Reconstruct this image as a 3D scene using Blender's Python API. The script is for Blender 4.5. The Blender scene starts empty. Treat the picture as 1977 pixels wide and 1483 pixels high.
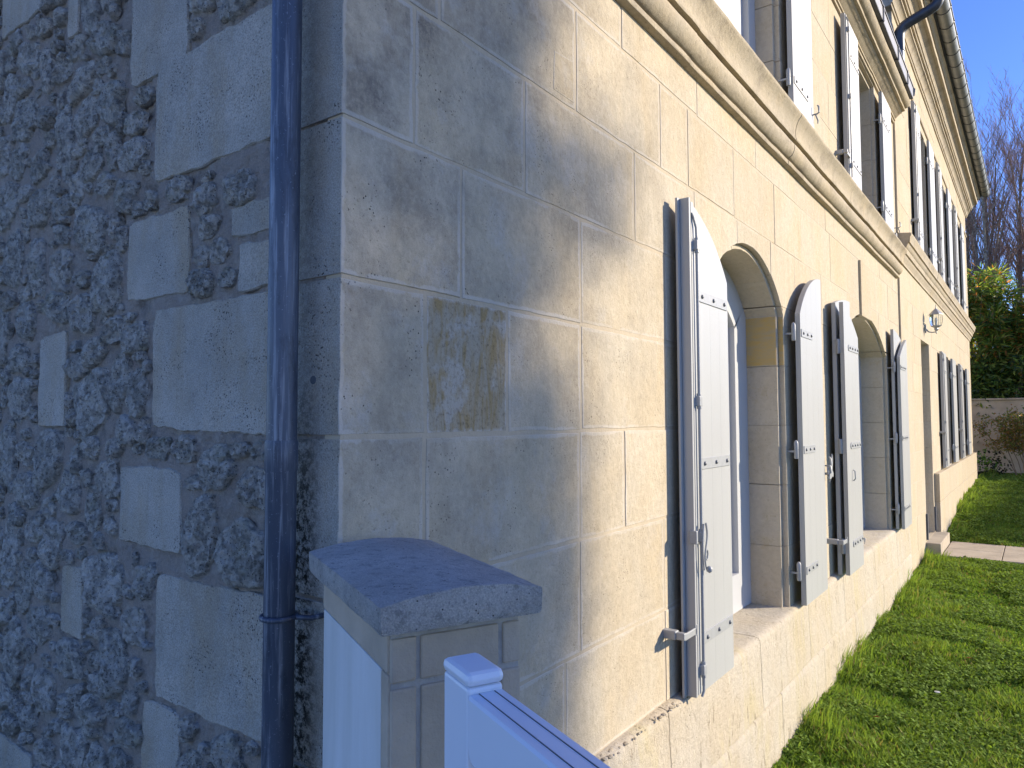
import bpy, bmesh, math, random
import numpy as np
from mathutils import Vector, Matrix, noise as mnoise

rnd = random.Random(7)
nrg = np.random.default_rng(11)
SC = bpy.context.scene
COL = SC.collection
PI = math.pi

# ------------------------------------------------------------------ camera
cam_d = bpy.data.cameras.new('camera')
cam = bpy.data.objects.new('camera', cam_d)
COL.objects.link(cam)
R_ = Vector((0.80639691, 0.59136518, -0.00335361))
U_ = Vector((0.03234697, -0.03844516, 0.99873702))
W_ = Vector((-0.59048937, 0.80548693, 0.05013093))
CAM = Vector((1.14, -0.9628, 1.65))
cam.matrix_world = Matrix(((R_.x, U_.x, -W_.x, CAM.x), (R_.y, U_.y, -W_.y, CAM.y), (R_.z, U_.z, -W_.z, CAM.z), (0, 0, 0, 1)))
cam_d.sensor_width = 36.0
cam_d.lens = 36.0 * 1380.5 / 1977.0
cam_d.clip_start = 0.02
cam_d.clip_end = 600
SC.camera = cam

# ------------------------------------------------------------------ light
SUN_AZ, SUN_EL = math.radians(42), math.radians(20)        # azimuth from +X towards +Y
S = Vector((math.cos(SUN_EL) * math.cos(SUN_AZ), math.cos(SUN_EL) * math.sin(SUN_AZ), math.sin(SUN_EL)))
world = bpy.data.worlds.new('World')
SC.world = world
world.use_nodes = True
wn = world.node_tree
bg = wn.nodes['Background']
sky = wn.nodes.new('ShaderNodeTexSky')
sky.sky_type = 'NISHITA'
sky.sun_disc = False
sky.sun_elevation = SUN_EL
sky.sun_rotation = PI / 2 - SUN_AZ
sky.air_density = 1.0
sky.dust_density = 0.35
sky.altitude = 1200
sky.ozone_density = 5.0
hsv = wn.nodes.new('ShaderNodeHueSaturation')
hsv.inputs['Saturation'].default_value = 1.10
hsv.inputs['Hue'].default_value = 0.518
wn.links.new(sky.outputs[0], hsv.inputs['Color'])
wn.links.new(hsv.outputs[0], bg.inputs[0])
bg.inputs[1].default_value = 0.15
sd = bpy.data.lights.new('sun', 'SUN')
sd.energy = 4.15
sd.angle = math.radians(0.53)
sd.color = (1.0, 0.87, 0.68)
sun = bpy.data.objects.new('sun', sd)
COL.objects.link(sun)
sun.rotation_euler = S.to_track_quat('Z', 'Y').to_euler()
SC.view_settings.view_transform = 'Standard'
SC.view_settings.look = 'None'
SC.view_settings.gamma = 1
SC.view_settings.exposure = 0.92
SC.view_settings.use_curve_mapping = False
SC.render.engine = 'CYCLES'

# ------------------------------------------------------------------ helpers
def lin(*c):
    return tuple(((v / 255) / 12.92 if v / 255 <= 0.04045 else ((v / 255 + 0.055) / 1.055) ** 2.4) for v in c) + (1,)

def tag(o, label=None, cat=None, group=None, kind=None):
    if label: o['label'] = label
    if cat: o['category'] = cat
    if group: o['group'] = group
    if kind: o['kind'] = kind
    return o

def empty(name, loc=(0, 0, 0), parent=None, rz=0):
    o = bpy.data.objects.new(name, None)
    o.location = loc
    o.rotation_euler = (0, 0, rz)
    o.empty_display_size = 0.1
    COL.objects.link(o)
    if parent: o.parent = parent
    return o

class MB:
    """collects quads / tris / boxes / tubes of one mesh"""
    def __init__(s): s.v = []; s.f = []; s.m = []
    def add(s, vs, fs, mi=0):
        b = len(s.v); s.v.extend([tuple(p) for p in vs]); s.f.extend([tuple(i + b for i in f) for f in fs]); s.m.extend([mi] * len(fs)); return s
    def box(s, a, b, mi=0, bev=0.0, M=None):
        x0, y0, z0 = a; x1, y1, z1 = b
        if x0 > x1: x0, x1 = x1, x0
        if y0 > y1: y0, y1 = y1, y0
        if z0 > z1: z0, z1 = z1, z0
        if bev <= 0:
            vs = [(x0, y0, z0), (x1, y0, z0), (x1, y1, z0), (x0, y1, z0), (x0, y0, z1), (x1, y0, z1), (x1, y1, z1), (x0, y1, z1)]
            fs = [(0, 3, 2, 1), (4, 5, 6, 7), (0, 1, 5, 4), (1, 2, 6, 5), (2, 3, 7, 6), (3, 0, 4, 7)]
        else:
            bm = bmesh.new()
            vv = [bm.verts.new(p) for p in [(x0, y0, z0), (x1, y0, z0), (x1, y1, z0), (x0, y1, z0), (x0, y0, z1), (x1, y0, z1), (x1, y1, z1), (x0, y1, z1)]]
            for q in [(0, 3, 2, 1), (4, 5, 6, 7), (0, 1, 5, 4), (1, 2, 6, 5), (2, 3, 7, 6), (3, 0, 4, 7)]:
                bm.faces.new([vv[i] for i in q])
            bmesh.ops.bevel(bm, geom=list(bm.edges), offset=bev, segments=2, affect='EDGES', profile=0.5)
            bm.verts.index_update()
            vs = [v.co.copy() for v in bm.verts]; fs = [[v.index for v in f.verts] for f in bm.faces]
            bm.free()
        if M is not None: vs = [M @ Vector(p) for p in vs]
        return s.add(vs, fs, mi)
    def tube(s, pts, r, n=10, mi=0, cap=True):
        pts = [Vector(p) for p in pts]
        rs = r if isinstance(r, (list, tuple)) else [r] * len(pts)
        vs = []; fs = []
        up = Vector((0, 0, 1)); prev = None
        for i, p in enumerate(pts):
            t = (pts[min(i + 1, len(pts) - 1)] - pts[max(i - 1, 0)]).normalized()
            if prev is None:
                a = t.orthogonal().normalized() if abs(t.z) > 0.95 else t.cross(up).normalized()
            else:
                a = (prev - t * prev.dot(t)).normalized()
            prev = a
            b = t.cross(a)
            for k in range(n):
                w = 2 * PI * k / n
                vs.append(p + (a * math.cos(w) + b * math.sin(w)) * rs[i])
        for i in range(len(pts) - 1):
            for k in range(n):
                fs.append((i * n + k, i * n + (k + 1) % n, (i + 1) * n + (k + 1) % n, (i + 1) * n + k))
        if cap:
            fs.append(tuple(range(n))[::-1]); fs.append(tuple((len(pts) - 1) * n + k for k in range(n)))
        return s.add(vs, fs, mi)
    def sweep(s, prof, y0, y1, mi=0, n=1, wob=0.0, closed=False):
        """profile [(x,z)] run along Y"""
        m = len(prof); vs = []
        for i in range(n + 1):
            y = y0 + (y1 - y0) * i / n
            w = wob * (mnoise.noise(Vector((y * 1.7, 3.1, prof[0][1]))) + .5 * mnoise.noise(Vector((y * 6.7, 1.1, prof[0][1])))) if wob else 0
            for j, (x, z) in enumerate(prof):
                w2 = wob * mnoise.noise(Vector((y * 9, j * .7, 5))) if wob else 0
                vs.append((x + w + w2, y, z + w))
        fs = []
        for i in range(n):
            for j in range(m - 1):
                fs.append((i * m + j, i * m + j + 1, (i + 1) * m + j + 1, (i + 1) * m + j))
        fs.append(tuple(range(m))[::-1]); fs.append(tuple(n * m + j for j in range(m)))
        return s.add(vs, fs, mi)
    def lathe(s, prof, c, n=16, mi=0):
        vs = []; fs = []
        for (r, z) in prof:
            for k in range(n):
                w = 2 * PI * k / n
                vs.append((c[0] + r * math.cos(w), c[1] + r * math.sin(w), c[2] + z))
        for i in range(len(prof) - 1):
            for k in range(n):
                fs.append((i * n + k, i * n + (k + 1) % n, (i + 1) * n + (k + 1) % n, (i + 1) * n + k))
        fs.append(tuple(range(n))[::-1]); fs.append(tuple((len(prof) - 1) * n + k for k in range(n)))
        return s.add(vs, fs, mi)
    def build(s, name, mats, parent=None, smooth=False, loc=None):
        me = bpy.data.meshes.new(name)
        vs = s.v
        if loc is not None: vs = [(p[0] - loc[0], p[1] - loc[1], p[2] - loc[2]) for p in vs]
        me.from_pydata([tuple(p) for p in vs], [], s.f)
        if not isinstance(mats, (list, tuple)): mats = [mats]
        for m in mats: me.materials.append(m)
        if len(mats) > 1: me.polygons.foreach_set('material_index', s.m)
        bm = bmesh.new(); bm.from_mesh(me); bmesh.ops.recalc_face_normals(bm, faces=bm.faces); bm.to_mesh(me); bm.free()
        if smooth:
            me.polygons.foreach_set('use_smooth', [True] * len(me.polygons))
            me.set_sharp_from_angle(angle=math.radians(smooth if smooth is not True else 40))
        o = bpy.data.objects.new(name, me)
        if loc is not None: o.location = loc
        COL.objects.link(o)
        if parent: o.parent = parent
        return o

def fast_mesh(name, verts, faces, mat, parent=None, col=None, smooth=False):
    me = bpy.data.meshes.new(name)
    verts = np.asarray(verts, np.float32); faces = np.asarray(faces, np.int32)
    k = faces.shape[1]
    me.vertices.add(len(verts)); me.vertices.foreach_set('co', verts.ravel())
    me.loops.add(faces.size); me.loops.foreach_set('vertex_index', faces.ravel())
    me.polygons.add(len(faces)); me.polygons.foreach_set('loop_start', np.arange(0, faces.size, k, dtype=np.int32))
    me.materials.append(mat)
    if col is not None:
        a = me.color_attributes.new('tint', 'FLOAT_COLOR', 'POINT')
        c = np.ones((len(verts), 4), np.float32); c[:, :3] = col
        a.data.foreach_set('color', c.ravel())
    me.update(calc_edges=True)
    if smooth: me.polygons.foreach_set('use_smooth', np.ones(len(faces), bool))
    o = bpy.data.objects.new(name, me); COL.objects.link(o)
    if parent: o.parent = parent
    return o

# numpy value noise
_T = np.random.default_rng(5).random((64, 64, 64)).astype(np.float32)
def vnoise(P):
    P = np.asarray(P, float); i = np.floor(P).astype(int); f = P - i; f = f * f * (3 - 2 * f)
    x0, y0, z0 = (i[:, k] % 64 for k in range(3)); x1, y1, z1 = ((i[:, k] + 1) % 64 for k in range(3))
    fx, fy, fz = f[:, 0], f[:, 1], f[:, 2]
    def L(a, b, t): return a + (b - a) * t
    return L(L(L(_T[x0, y0, z0], _T[x1, y0, z0], fx), L(_T[x0, y1, z0], _T[x1, y1, z0], fx), fy),
             L(L(_T[x0, y0, z1], _T[x1, y0, z1], fx), L(_T[x0, y1, z1], _T[x1, y1, z1], fx), fy), fz) * 2 - 1
def fbm(P, o=4, g=.5):
    P = np.asarray(P, float); s = 0; a = 1
    for k in range(o): s = s + a * vnoise(P * 2 ** k + 13.7 * k); a *= g
    return s

# ------------------------------------------------------------------ materials
class NT:
    def __init__(s, name):
        s.m = bpy.data.materials.new(name); s.m.use_nodes = True; s.t = s.m.node_tree
        s.b = s.t.nodes['Principled BSDF']; s.o = s.t.nodes['Material Output']
    def n(s, ty, **kw):
        x = s.t.nodes.new(ty)
        for k, v in kw.items():
            if k.startswith('i_'):
                k2 = k[2:]; x.inputs[int(k2) if k2.isdigit() else k2].default_value = v
            else: setattr(x, k, v)
        return x
    def l(s, a, b): s.t.links.new(a, b)
    def sock(s, x, i=0): return x.outputs[i] if hasattr(x, 'outputs') else x
    def math(s, op, a, b=None, clamp=False):
        x = s.n('ShaderNodeMath', operation=op, use_clamp=clamp)
        for i, v in enumerate((a, b)):
            if v is None: continue
            if isinstance(v, (int, float)): x.inputs[i].default_value = v
            else: s.l(s.sock(v), x.inputs[i])
        return x.outputs[0]
    def vec(s, op, a, b):
        x = s.n('ShaderNodeVectorMath', operation=op)
        for i, v in enumerate((a, b)):
            if isinstance(v, (tuple, list)): x.inputs[i].default_value = v
            else: s.l(s.sock(v), x.inputs[i])
        return x.outputs[0]
    def noise(s, scale, detail=4, rough=.55, vec=None, dist=0.0):
        x = s.n('ShaderNodeTexNoise'); x.inputs['Scale'].default_value = scale; x.inputs['Detail'].default_value = detail
        x.inputs['Roughness'].default_value = rough; x.inputs['Distortion'].default_value = dist
        if vec is not None: s.l(vec, x.inputs['Vector'])
        return x.outputs[0]
    def vor(s, scale, vec=None, feature='F1', rand=1.0):
        x = s.n('ShaderNodeTexVoronoi', feature=feature); x.inputs['Scale'].default_value = scale; x.inputs['Randomness'].default_value = rand
        if vec is not None: s.l(vec, x.inputs['Vector'])
        return x.outputs[0]
    def rng(s, v, a, b, c=0.0, d=1.0):
        x = s.n('ShaderNodeMapRange'); x.clamp = True
        s.l(v, x.inputs[0])
        for i, q in enumerate((a, b, c, d)): x.inputs[i + 1].default_value = q
        return x.outputs[0]
    def mix(s, f, a, b, mode='MIX'):
        x = s.n('ShaderNodeMix', data_type='RGBA', blend_type=mode)
        if isinstance(f, (int, float)): x.inputs[0].default_value = f
        else: s.l(f, x.inputs[0])
        for i, v in ((6, a), (7, b)):
            if isinstance(v, tuple): x.inputs[i].default_value = v
            else: s.l(v, x.inputs[i])
        return x.outputs[2]
    def bump(s, h, dist, strength=1.0, nrm=None):
        x = s.n('ShaderNodeBump'); x.inputs['Distance'].default_value = dist; x.inputs['Strength'].default_value = strength
        s.l(h, x.inputs['Height'])
        if nrm is not None: s.l(nrm, x.inputs['Normal'])
        return x.outputs[0]
    def fin(s, color=None, rough=.8, normal=None, spec=.3):
        if color is not None:
            if isinstance(color, tuple): s.b.inputs['Base Color'].default_value = color
            else: s.l(color, s.b.inputs['Base Color'])
        if isinstance(rough, (int, float)): s.b.inputs['Roughness'].default_value = rough
        else: s.l(rough, s.b.inputs['Roughness'])
        s.b.inputs['Specular IOR Level'].default_value = spec
        if normal is not None: s.l(normal, s.b.inputs['Normal'])
        return s.m

def limestone(name, base=(.535, .445, .305, 1), alt=(.54, .475, .36, 1), warm=(.53, .415, .25, 1), weather=1.0, mortar=(.60, .56, .49, 1), spec_scale=1.0, bumpy=1.0, vary=True):
    t = NT(name)
    pos = t.n('ShaderNodeNewGeometry').outputs['Position']
    if vary:
        rv = t.n('ShaderNodeObjectInfo').outputs['Random']
        comb = t.n('ShaderNodeCombineXYZ'); t.l(t.math('MULTIPLY', rv, 9.7), comb.inputs[0]); t.l(t.math('MULTIPLY', rv, 31.0), comb.inputs[1]); t.l(t.math('MULTIPLY', rv, 57.0), comb.inputs[2])
        p = t.vec('ADD', pos, comb)
    else:
        rv = t.math('ADD', 0.5, 0.0); p = pos
    big = t.noise(2.3, 5, .6, p)
    c = t.mix(t.rng(big, .36, .64), base, alt)
    sv = t.vec('MULTIPLY', p, (1.0, 1.0, .35))
    c = t.mix(t.math('MULTIPLY', t.rng(t.noise(3.1, 4, .6, sv, .6), .52, .74), .62), c, warm)          # ochre clouds
    c = t.mix(t.rng(rv, 0, 1, 0.0, .32), c, (.44, .385, .29, 1))
    # vertical rain streaks
    st = t.noise(14, 3, .6, t.vec('MULTIPLY', pos, (1.0, 1.0, .12)))
    c = t.mix(t.math('MULTIPLY', t.rng(st, .5, .78), .20), c, (.27, .225, .165, 1))
    # grey crust near the corner of the house
    sep = t.n('ShaderNodeSeparateXYZ'); t.l(pos, sep.inputs[0])
    near = t.rng(sep.outputs[1], 2.1, .1)
    hi = t.rng(sep.outputs[2], 1.1, 2.4, .35, 1.0)
    crust = t.math('MULTIPLY', t.rng(t.noise(3.6, 7, .68, pos), .40, .66), t.math('MULTIPLY', t.math('MULTIPLY', near, hi), .85 * weather))
    crust = t.math('MULTIPLY', crust, t.rng(t.noise(60, 6, .75, pos), .30, .55, .35, 1.0))
    c = t.mix(crust, c, (.17, .15, .125, 1))
    chalk = t.math('MULTIPLY', t.rng(t.noise(5.3, 8, .7, t.vec('ADD', pos, (4., 9., 2.))), .55, .68), t.math('MULTIPLY', near, .55))
    c = t.mix(chalk, c, (.50, .48, .44, 1))
    # fine grain, pits and black specks
    g = t.noise(420, 3, .6, pos)
    c = t.mix(.24, c, t.mix(g, (.15, .15, .15, 1), (.85, .85, .85, 1)), 'OVERLAY')
    g3 = t.noise(38, 6, .72, p)
    c = t.mix(.20, c, t.mix(t.rng(g3, .3, .7), (.22, .21, .20, 1), (.76, .77, .78, 1)), 'OVERLAY')
    g2 = t.noise(75, 6, .72, pos)
    c = t.mix(t.rng(g2, .28, .43, .5, 0.0), c, (.17, .13, .085, 1))
    spv = t.vor(90 * spec_scale, pos)
    spm = t.noise(7, 4, .6, t.vec('ADD', p, (1., 2., 3.)))
    speck = t.math('MULTIPLY', t.rng(spv, .20, .12), t.rng(spm, .52, .66))
    speck = t.math('MULTIPLY', speck, t.math('ADD', .5, t.math('MULTIPLY', near, .6 * weather)))
    c = t.mix(speck, c, (.045, .04, .035, 1))
    # lime mortar smeared over the edges of each block
    ed = t.n('ShaderNodeAttribute', attribute_name='edge').outputs['Fac']
    sm = t.math('MULTIPLY', ed, t.rng(t.noise(9, 5, .65, pos), .30, .52))
    sm = t.rng(t.math('ADD', sm, t.math('MULTIPLY', t.math('SUBTRACT', t.noise(60, 3, .6, pos), .5), .5)), .28, .55)
    sm = t.math('MULTIPLY', sm, t.math('ADD', .22, t.math('MULTIPLY', t.rng(sep.outputs[1], 2.0, .9), .36)))
    sm = t.math('MULTIPLY', sm, t.rng(t.noise(2.6, 3, .6, t.vec('ADD', pos, (7., 7., 7.))), .34, .58, .25, 1.0))
    c = t.mix(sm, c, mortar)
    if not vary:
        c = t.mix(t.rng(t.noise(4.5, 7, .72, t.vec('MULTIPLY', pos, (1., 1., 1.4))), .52, .68, 0, .55), c, (.19, .16, .125, 1))
    if spec_scale != 1.0:
        c = t.mix(t.rng(t.noise(5, 5, .65, t.vec('MULTIPLY', pos, (1., 1., .35))), .54, .70, 0, .55), c, (.50, .43, .22, 1))
        c = t.mix(t.rng(t.noise(26, 4, .7, t.vec('MULTIPLY', pos, (1., 1., .3))), .60, .70, 0, .7), c, (.20, .16, .11, 1))
    h = t.math('ADD', t.math('MULTIPLY', g2, .7), t.math('MULTIPLY', t.noise(22, 5, .6, pos), .9))
    h = t.math('SUBTRACT', h, t.math('MULTIPLY', speck, .8))
    h = t.math('ADD', h, t.math('MULTIPLY', g, .22))
    h = t.math('ADD', h, t.math('MULTIPLY', g3, .5))
    nb = t.bump(h, .0042 * bumpy, .9)
    return t.fin(c, .92, nb, .15)

M = {}
M['stone'] = limestone('limestone_blocks')
M['stone_far'] = limestone('limestone_smooth', base=(.53, .44, .30, 1), alt=(.54, .47, .35, 1), warm=(.52, .41, .25, 1), bumpy=.5)
M['mould'] = limestone('limestone_moulding', base=(.50, .42, .29, 1), alt=(.44, .38, .28, 1), vary=False)
M['mould_far'] = limestone('limestone_moulding_far', base=(.49, .415, .30, 1), alt=(.50, .44, .34, 1), vary=False, bumpy=.5)
M['plinth'] = limestone('limestone_plinth', base=(.53, .455, .335, 1), alt=(.55, .50, .41, 1), warm=(.53, .44, .27, 1), spec_scale=.6, bumpy=1.8)

def m_ochre():
    t = NT('ochre_veined_stone')
    pos = t.n('ShaderNodeNewGeometry').outputs['Position']
    v = t.vec('MULTIPLY', pos, (1., 1., .20))
    wv = t.noise(26, 5, .6, v, 1.4)
    c = t.mix(t.rng(wv, .42, .60), (.42, .36, .26, 1), (.37, .27, .13, 1))
    c = t.mix(t.math('MULTIPLY', t.rng(t.noise(7, 5, .6, pos), .55, .62), .8), c, (.48, .44, .37, 1))
    c = t.mix(t.rng(t.noise(85, 5, .7, pos), .34, .48, .55, 0), c, (.12, .09, .05, 1))
    ed = t.n('ShaderNodeAttribute', attribute_name='edge').outputs['Fac']
    c = t.mix(t.math('MULTIPLY', t.rng(t.math('MULTIPLY', ed, t.noise(40, 3, .6, pos)), .3, .6), .7), c, (.58, .54, .48, 1))
    h = t.math('ADD', t.math('MULTIPLY', wv, 1.2), t.noise(70, 5, .7, pos))
    return t.fin(c, .92, t.bump(h, .006, .9), .15)
M['ochre'] = m_ochre()

def m_yellow():
    t = NT('yellow_arch_stone')
    pos = t.n('ShaderNodeNewGeometry').outputs['Position']
    v = t.n('ShaderNodeMapping'); t.l(pos, v.inputs[0]); v.inputs['Rotation'].default_value = (.35, .0, .0); v.inputs['Scale'].default_value = (1, .5, 3.2)
    c = t.mix(t.rng(t.noise(9, 5, .65, v.outputs[0], .6), .38, .62), (.54, .37, .13, 1), (.46, .36, .20, 1))
    return t.fin(c, .9, t.bump(t.noise(60, 5, .7, pos), .004, .7), .15)
M['yellow'] = m_yellow()

def simple(name, col, rough=.6, var=.12, scale=6, bump=0.0, bscale=80, spec=.4, metal=0.0, dark=None, streak=False):
    t = NT(name)
    pos = t.n('ShaderNodeNewGeometry').outputs['Position']
    p = t.vec('MULTIPLY', pos, (1., 1., .15)) if streak else pos
    n = t.noise(scale, 5, .6, p)
    d = dark or tuple(c * (1 - 2.5 * var) for c in col[:3]) + (1,)
    c = t.mix(t.rng(n, .35, .65), d, tuple(col[:3]) + (1,)) if var else tuple(col[:3]) + (1,)
    nb = t.bump(t.noise(bscale, 4, .6, pos), bump, .7) if bump else None
    t.b.inputs['Metallic'].default_value = metal
    return t.fin(c, rough, nb, spec)

M['mortar'] = simple('lime_mortar', (.50, .42, .30), .95, .04, 18, .003, 120)
M['mortar_pale'] = simple('pale_lime_patch', (.52, .47, .38), .95, .08, 30, .003, 120)
def m_gmortar():
    t = NT('gable_mortar')
    pos = t.n('ShaderNodeNewGeometry').outputs['Position']
    c = t.mix(t.rng(t.noise(3, 5, .6, pos), .35, .65), (.64, .55, .46, 1), (.54, .475, .405, 1))
    c = t.mix(t.rng(t.noise(240, 3, .6, pos), .38, .62), t.mix(.28, c, (.16, .15, .14, 1)), c)
    c = t.mix(t.math('MULTIPLY', t.rng(t.noise(9, 6, .7, pos), .54, .70), .6), c, (.14, .135, .12, 1))
    c = t.mix(t.rng(t.noise(55, 6, .75, pos), .60, .70, 0, .5), c, (.20, .185, .16, 1))
    h = t.math('ADD', t.noise(160, 5, .75, pos), t.math('MULTIPLY', t.noise(34, 6, .75, pos), 3.0))
    c = t.mix(t.rng(t.noise(15, 6, .75, t.vec('ADD', pos, (2., 2., 2.))), .52, .62, 0, .5), c, (.68, .64, .56, 1))
    return t.fin(c, .95, t.bump(h, .013, 1.0), .1)
M['gmortar'] = m_gmortar()
def m_rubble():
    t = NT('rubble_limestone')
    pos = t.n('ShaderNodeNewGeometry').outputs['Position']
    rv = t.n('ShaderNodeObjectInfo').outputs['Random']
    c = t.mix(t.rng(rv, 0, 1), (.68, .64, .56, 1), (.50, .48, .42, 1))
    c = t.mix(t.rng(t.noise(16, 6, .7, pos), .42, .66), c, (.54, .51, .45, 1))
    c = t.mix(t.rng(t.noise(44, 7, .8, t.vec('ADD', pos, (3., 3., 3.))), .54, .66, 0, .7), c, (.13, .12, .10, 1))
    c = t.mix(t.rng(t.noise(70, 6, .75, pos), .52, .64, 0, .8), c, (.72, .69, .62, 1))
    c = t.mix(t.rng(t.vor(130, pos), .24, .12, 0, .8), c, (.035, .033, .03, 1))
    c = t.mix(t.math('MULTIPLY', t.rng(t.noise(11, 4, .6, pos), .58, .72), .35), c, (.30, .29, .13, 1))
    dk = t.math('MULTIPLY', t.rng(t.noise(30, 7, .8, t.vec('ADD', pos, (6., 1., 2.))), .50, .60), t.rng(t.vor(70, pos), .55, .25, .3, 1.0))
    c = t.mix(t.math('MULTIPLY', dk, .5), c, (.12, .115, .095, 1))
    h = t.math('ADD', t.noise(95, 6, .75, pos), t.math('MULTIPLY', t.vor(55, pos), .9))
    h = t.math('SUBTRACT', h, dk)
    h = t.math('ADD', h, t.math('MULTIPLY', t.noise(30, 4, .7, pos), 1.2))
    return t.fin(c, .95, t.bump(h, .016, 1.0), .1)
M['rubble'] = m_rubble()
def m_ashlar():
    t = NT('gable_ashlar')
    pos = t.n('ShaderNodeNewGeometry').outputs['Position']
    c = t.mix(t.rng(t.noise(3.4, 6, .65, pos), .38, .62), (.58, .54, .46, 1), (.42, .40, .345, 1))
    c = t.mix(t.math('MULTIPLY', t.rng(t.noise(7, 5, .6, t.vec('MULTIPLY', pos, (1., 1., .3))), .46, .64), .6), c, (.42, .34, .22, 1))
    c = t.mix(t.rng(t.noise(300, 3, .6, pos), .36, .6, .5, 0), c, (.16, .15, .13, 1))
    m = t.math('MULTIPLY', t.rng(t.vor(120, pos), .26, .14), t.rng(t.noise(8, 4, .6, pos), .46, .62))
    c = t.mix(m, c, (.05, .048, .042, 1))
    sx = t.n('ShaderNodeSeparateXYZ'); t.l(pos, sx.inputs[0])
    mk = t.math('MULTIPLY', t.math('MULTIPLY', t.rng(sx.outputs[0], -.05, -.10), t.rng(sx.outputs[0], -.20, -.15)), t.rng(sx.outputs[2], 1.75, 1.45, .25, 1.0))
    mk = t.math('MULTIPLY', mk, t.rng(t.noise(48, 7, .78, pos), .44, .55))
    c = t.mix(mk, c, (.028, .028, .022, 1))
    c = t.mix(t.rng(t.noise(60, 6, .75, t.vec('ADD', pos, (8., 8., 8.))), .58, .70, 0, .45), c, (.22, .21, .18, 1))
    h = t.math('SUBTRACT', t.math('ADD', t.noise(110, 6, .7, pos), t.math('MULTIPLY', t.noise(14, 4, .6, pos), 2)), m)
    return t.fin(c, .95, t.bump(h, .0065, .9), .1)
M['ashlar'] = m_ashlar()
def m_cap():
    t = NT('cap_stone')
    pos = t.n('ShaderNodeNewGeometry').outputs['Position']
    c = t.mix(t.rng(t.noise(9, 6, .65, t.vec('MULTIPLY', pos, (1., .5, 1.)), .5), .4, .62), (.72, .68, .61, 1), (.56, .53, .48, 1))
    c = t.mix(t.rng(t.noise(420, 3, .6, pos), .4, .62, .35, 0), c, (.14, .14, .13, 1))
    c = t.mix(t.rng(t.noise(60, 7, .8, t.vec('MULTIPLY', pos, (.5, 1.2, 1.))), .52, .62, 0, .6), c, (.22, .215, .20, 1))
    c = t.mix(t.rng(t.noise(22, 6, .75, t.vec('ADD', pos, (5., 5., 5.))), .54, .66, 0, .6), c, (.62, .60, .56, 1))
    c = t.mix(t.rng(t.vor(70, pos), .12, .06, 0, .9), c, (.03, .03, .03, 1))
    h = t.math('ADD', t.noise(260, 4, .7, pos), t.math('MULTIPLY', t.noise(40, 6, .75, pos), 3))
    return t.fin(c, .95, t.bump(h, .006, 1.0), .1)
M['cap'] = m_cap()
M['pier'] = simple('pier_brick_stone', (.52, .43, .32), .93, .08, 9, .003, 150, .15)
M['pier_mortar'] = simple('pier_mortar', (.46, .43, .38), .95, .10, 22, .004, 140, .1)
M['whitewash'] = simple('whitewashed_render', (.70, .70, .68), .8, .05, 5, .002, 60, .25, streak=True, dark=(.52, .52, .47, 1))
M['paint'] = simple('grey_white_shutter_paint', (.42, .425, .41), .42, .03, 3, .0006, 300, .5, streak=True)
M['paint'].node_tree.nodes['Principled BSDF'].inputs['Roughness'].default_value = .42
M['paint_metal'] = simple('painted_ironwork', (.36, .37, .37), .42, .04, 30, .001, 200, .5)
M['zinc_bolt'] = simple('bolt_metal', (.20, .21, .22), .6, .1, 60, 0, 80, .6, metal=.6)
M['frame'] = simple('white_window_frame', (.50, .51, .515), .4, .01, 3, 0, 80, .5)
M['vinyl'] = simple('white_vinyl_gate', (.74, .77, .82), .34, .015, 2, 0, 80, .5)
M['vinyl_gap'] = simple('dark_gate_seam', (.10, .11, .12), .8, 0)
M['path'] = simple('path_concrete', (.50, .43, .33), .9, .10, 3, .003, 120, .2)
M['path_joint'] = simple('path_joint_sand', (.24, .21, .17), .95, .10, 20, .003, 120, .1)
M['slate'] = simple('slate_grey', (.10, .11, .13), .55, .12, 8, .002, 60, .4)
M['tile'] = simple('clay_roof_tile', (.34, .19, .11), .9, .18, 10, .004, 60, .15, dark=(.14, .10, .07, 1))
M['zinc_dark'] = simple('dark_zinc', (.085, .095, .115), .42, .15, 9, .001, 50, .5, metal=.35)
M['wall_far'] = simple('garden_wall_render', (.66, .56, .41), .95, .14, 2.2, .006, 40, .1, dark=(.50, .42, .30, 1), streak=False)
M['bark'] = simple('bark', (.46, .40, .31), .95, .22, 14, .01, 60, .1, dark=(.13, .105, .08, 1))
M['twig'] = simple('reddish_twig', (.40, .24, .17), .9, .12, 10)
M['rose_stem'] = simple('rose_stem', (.36, .27, .17), .8, .15, 10)
M['soil'] = simple('lawn_soil', (.045, .055, .02), .98, .15, 9, .02, 30, .05, dark=(.025, .022, .012, 1))
M['flashing'] = simple('grey_lead_flashing', (.22, .24, .27), .5, .05, 10, 0, 80, .5)
M['bulb'] = simple('lamp_bulb', (.75, .74, .68), .4, 0)

def m_pipe():
    t = NT('zinc_downpipe')
    pos = t.n('ShaderNodeNewGeometry').outputs['Position']
    c = t.mix(t.rng(t.noise(5, 5, .6, t.vec('MULTIPLY', pos, (1., 1., .1))), .4, .65), (.065, .08, .11, 1), (.13, .15, .185, 1))
    st = t.noise(75, 4, .7, t.vec('MULTIPLY', pos, (1., 1., .045)))
    c = t.mix(t.rng(st, .53, .68, 0, .8), c, (.30, .33, .37, 1))
    c = t.mix(t.rng(t.noise(26, 6, .75, t.vec('MULTIPLY', pos, (1., 1., .3))), .54, .64, 0, .55), c, (.035, .04, .05, 1))
    c = t.mix(t.rng(t.noise(190, 3, .6, pos), .64, .72, 0, .7), c, (.30, .34, .40, 1))
    t.b.inputs['Metallic'].default_value = .25
    return t.fin(c, t.rng(st, .4, .7, .42, .6), t.bump(t.noise(60, 4, .6, pos), .001, .5), .5)
M['pipe'] = m_pipe()
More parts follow.
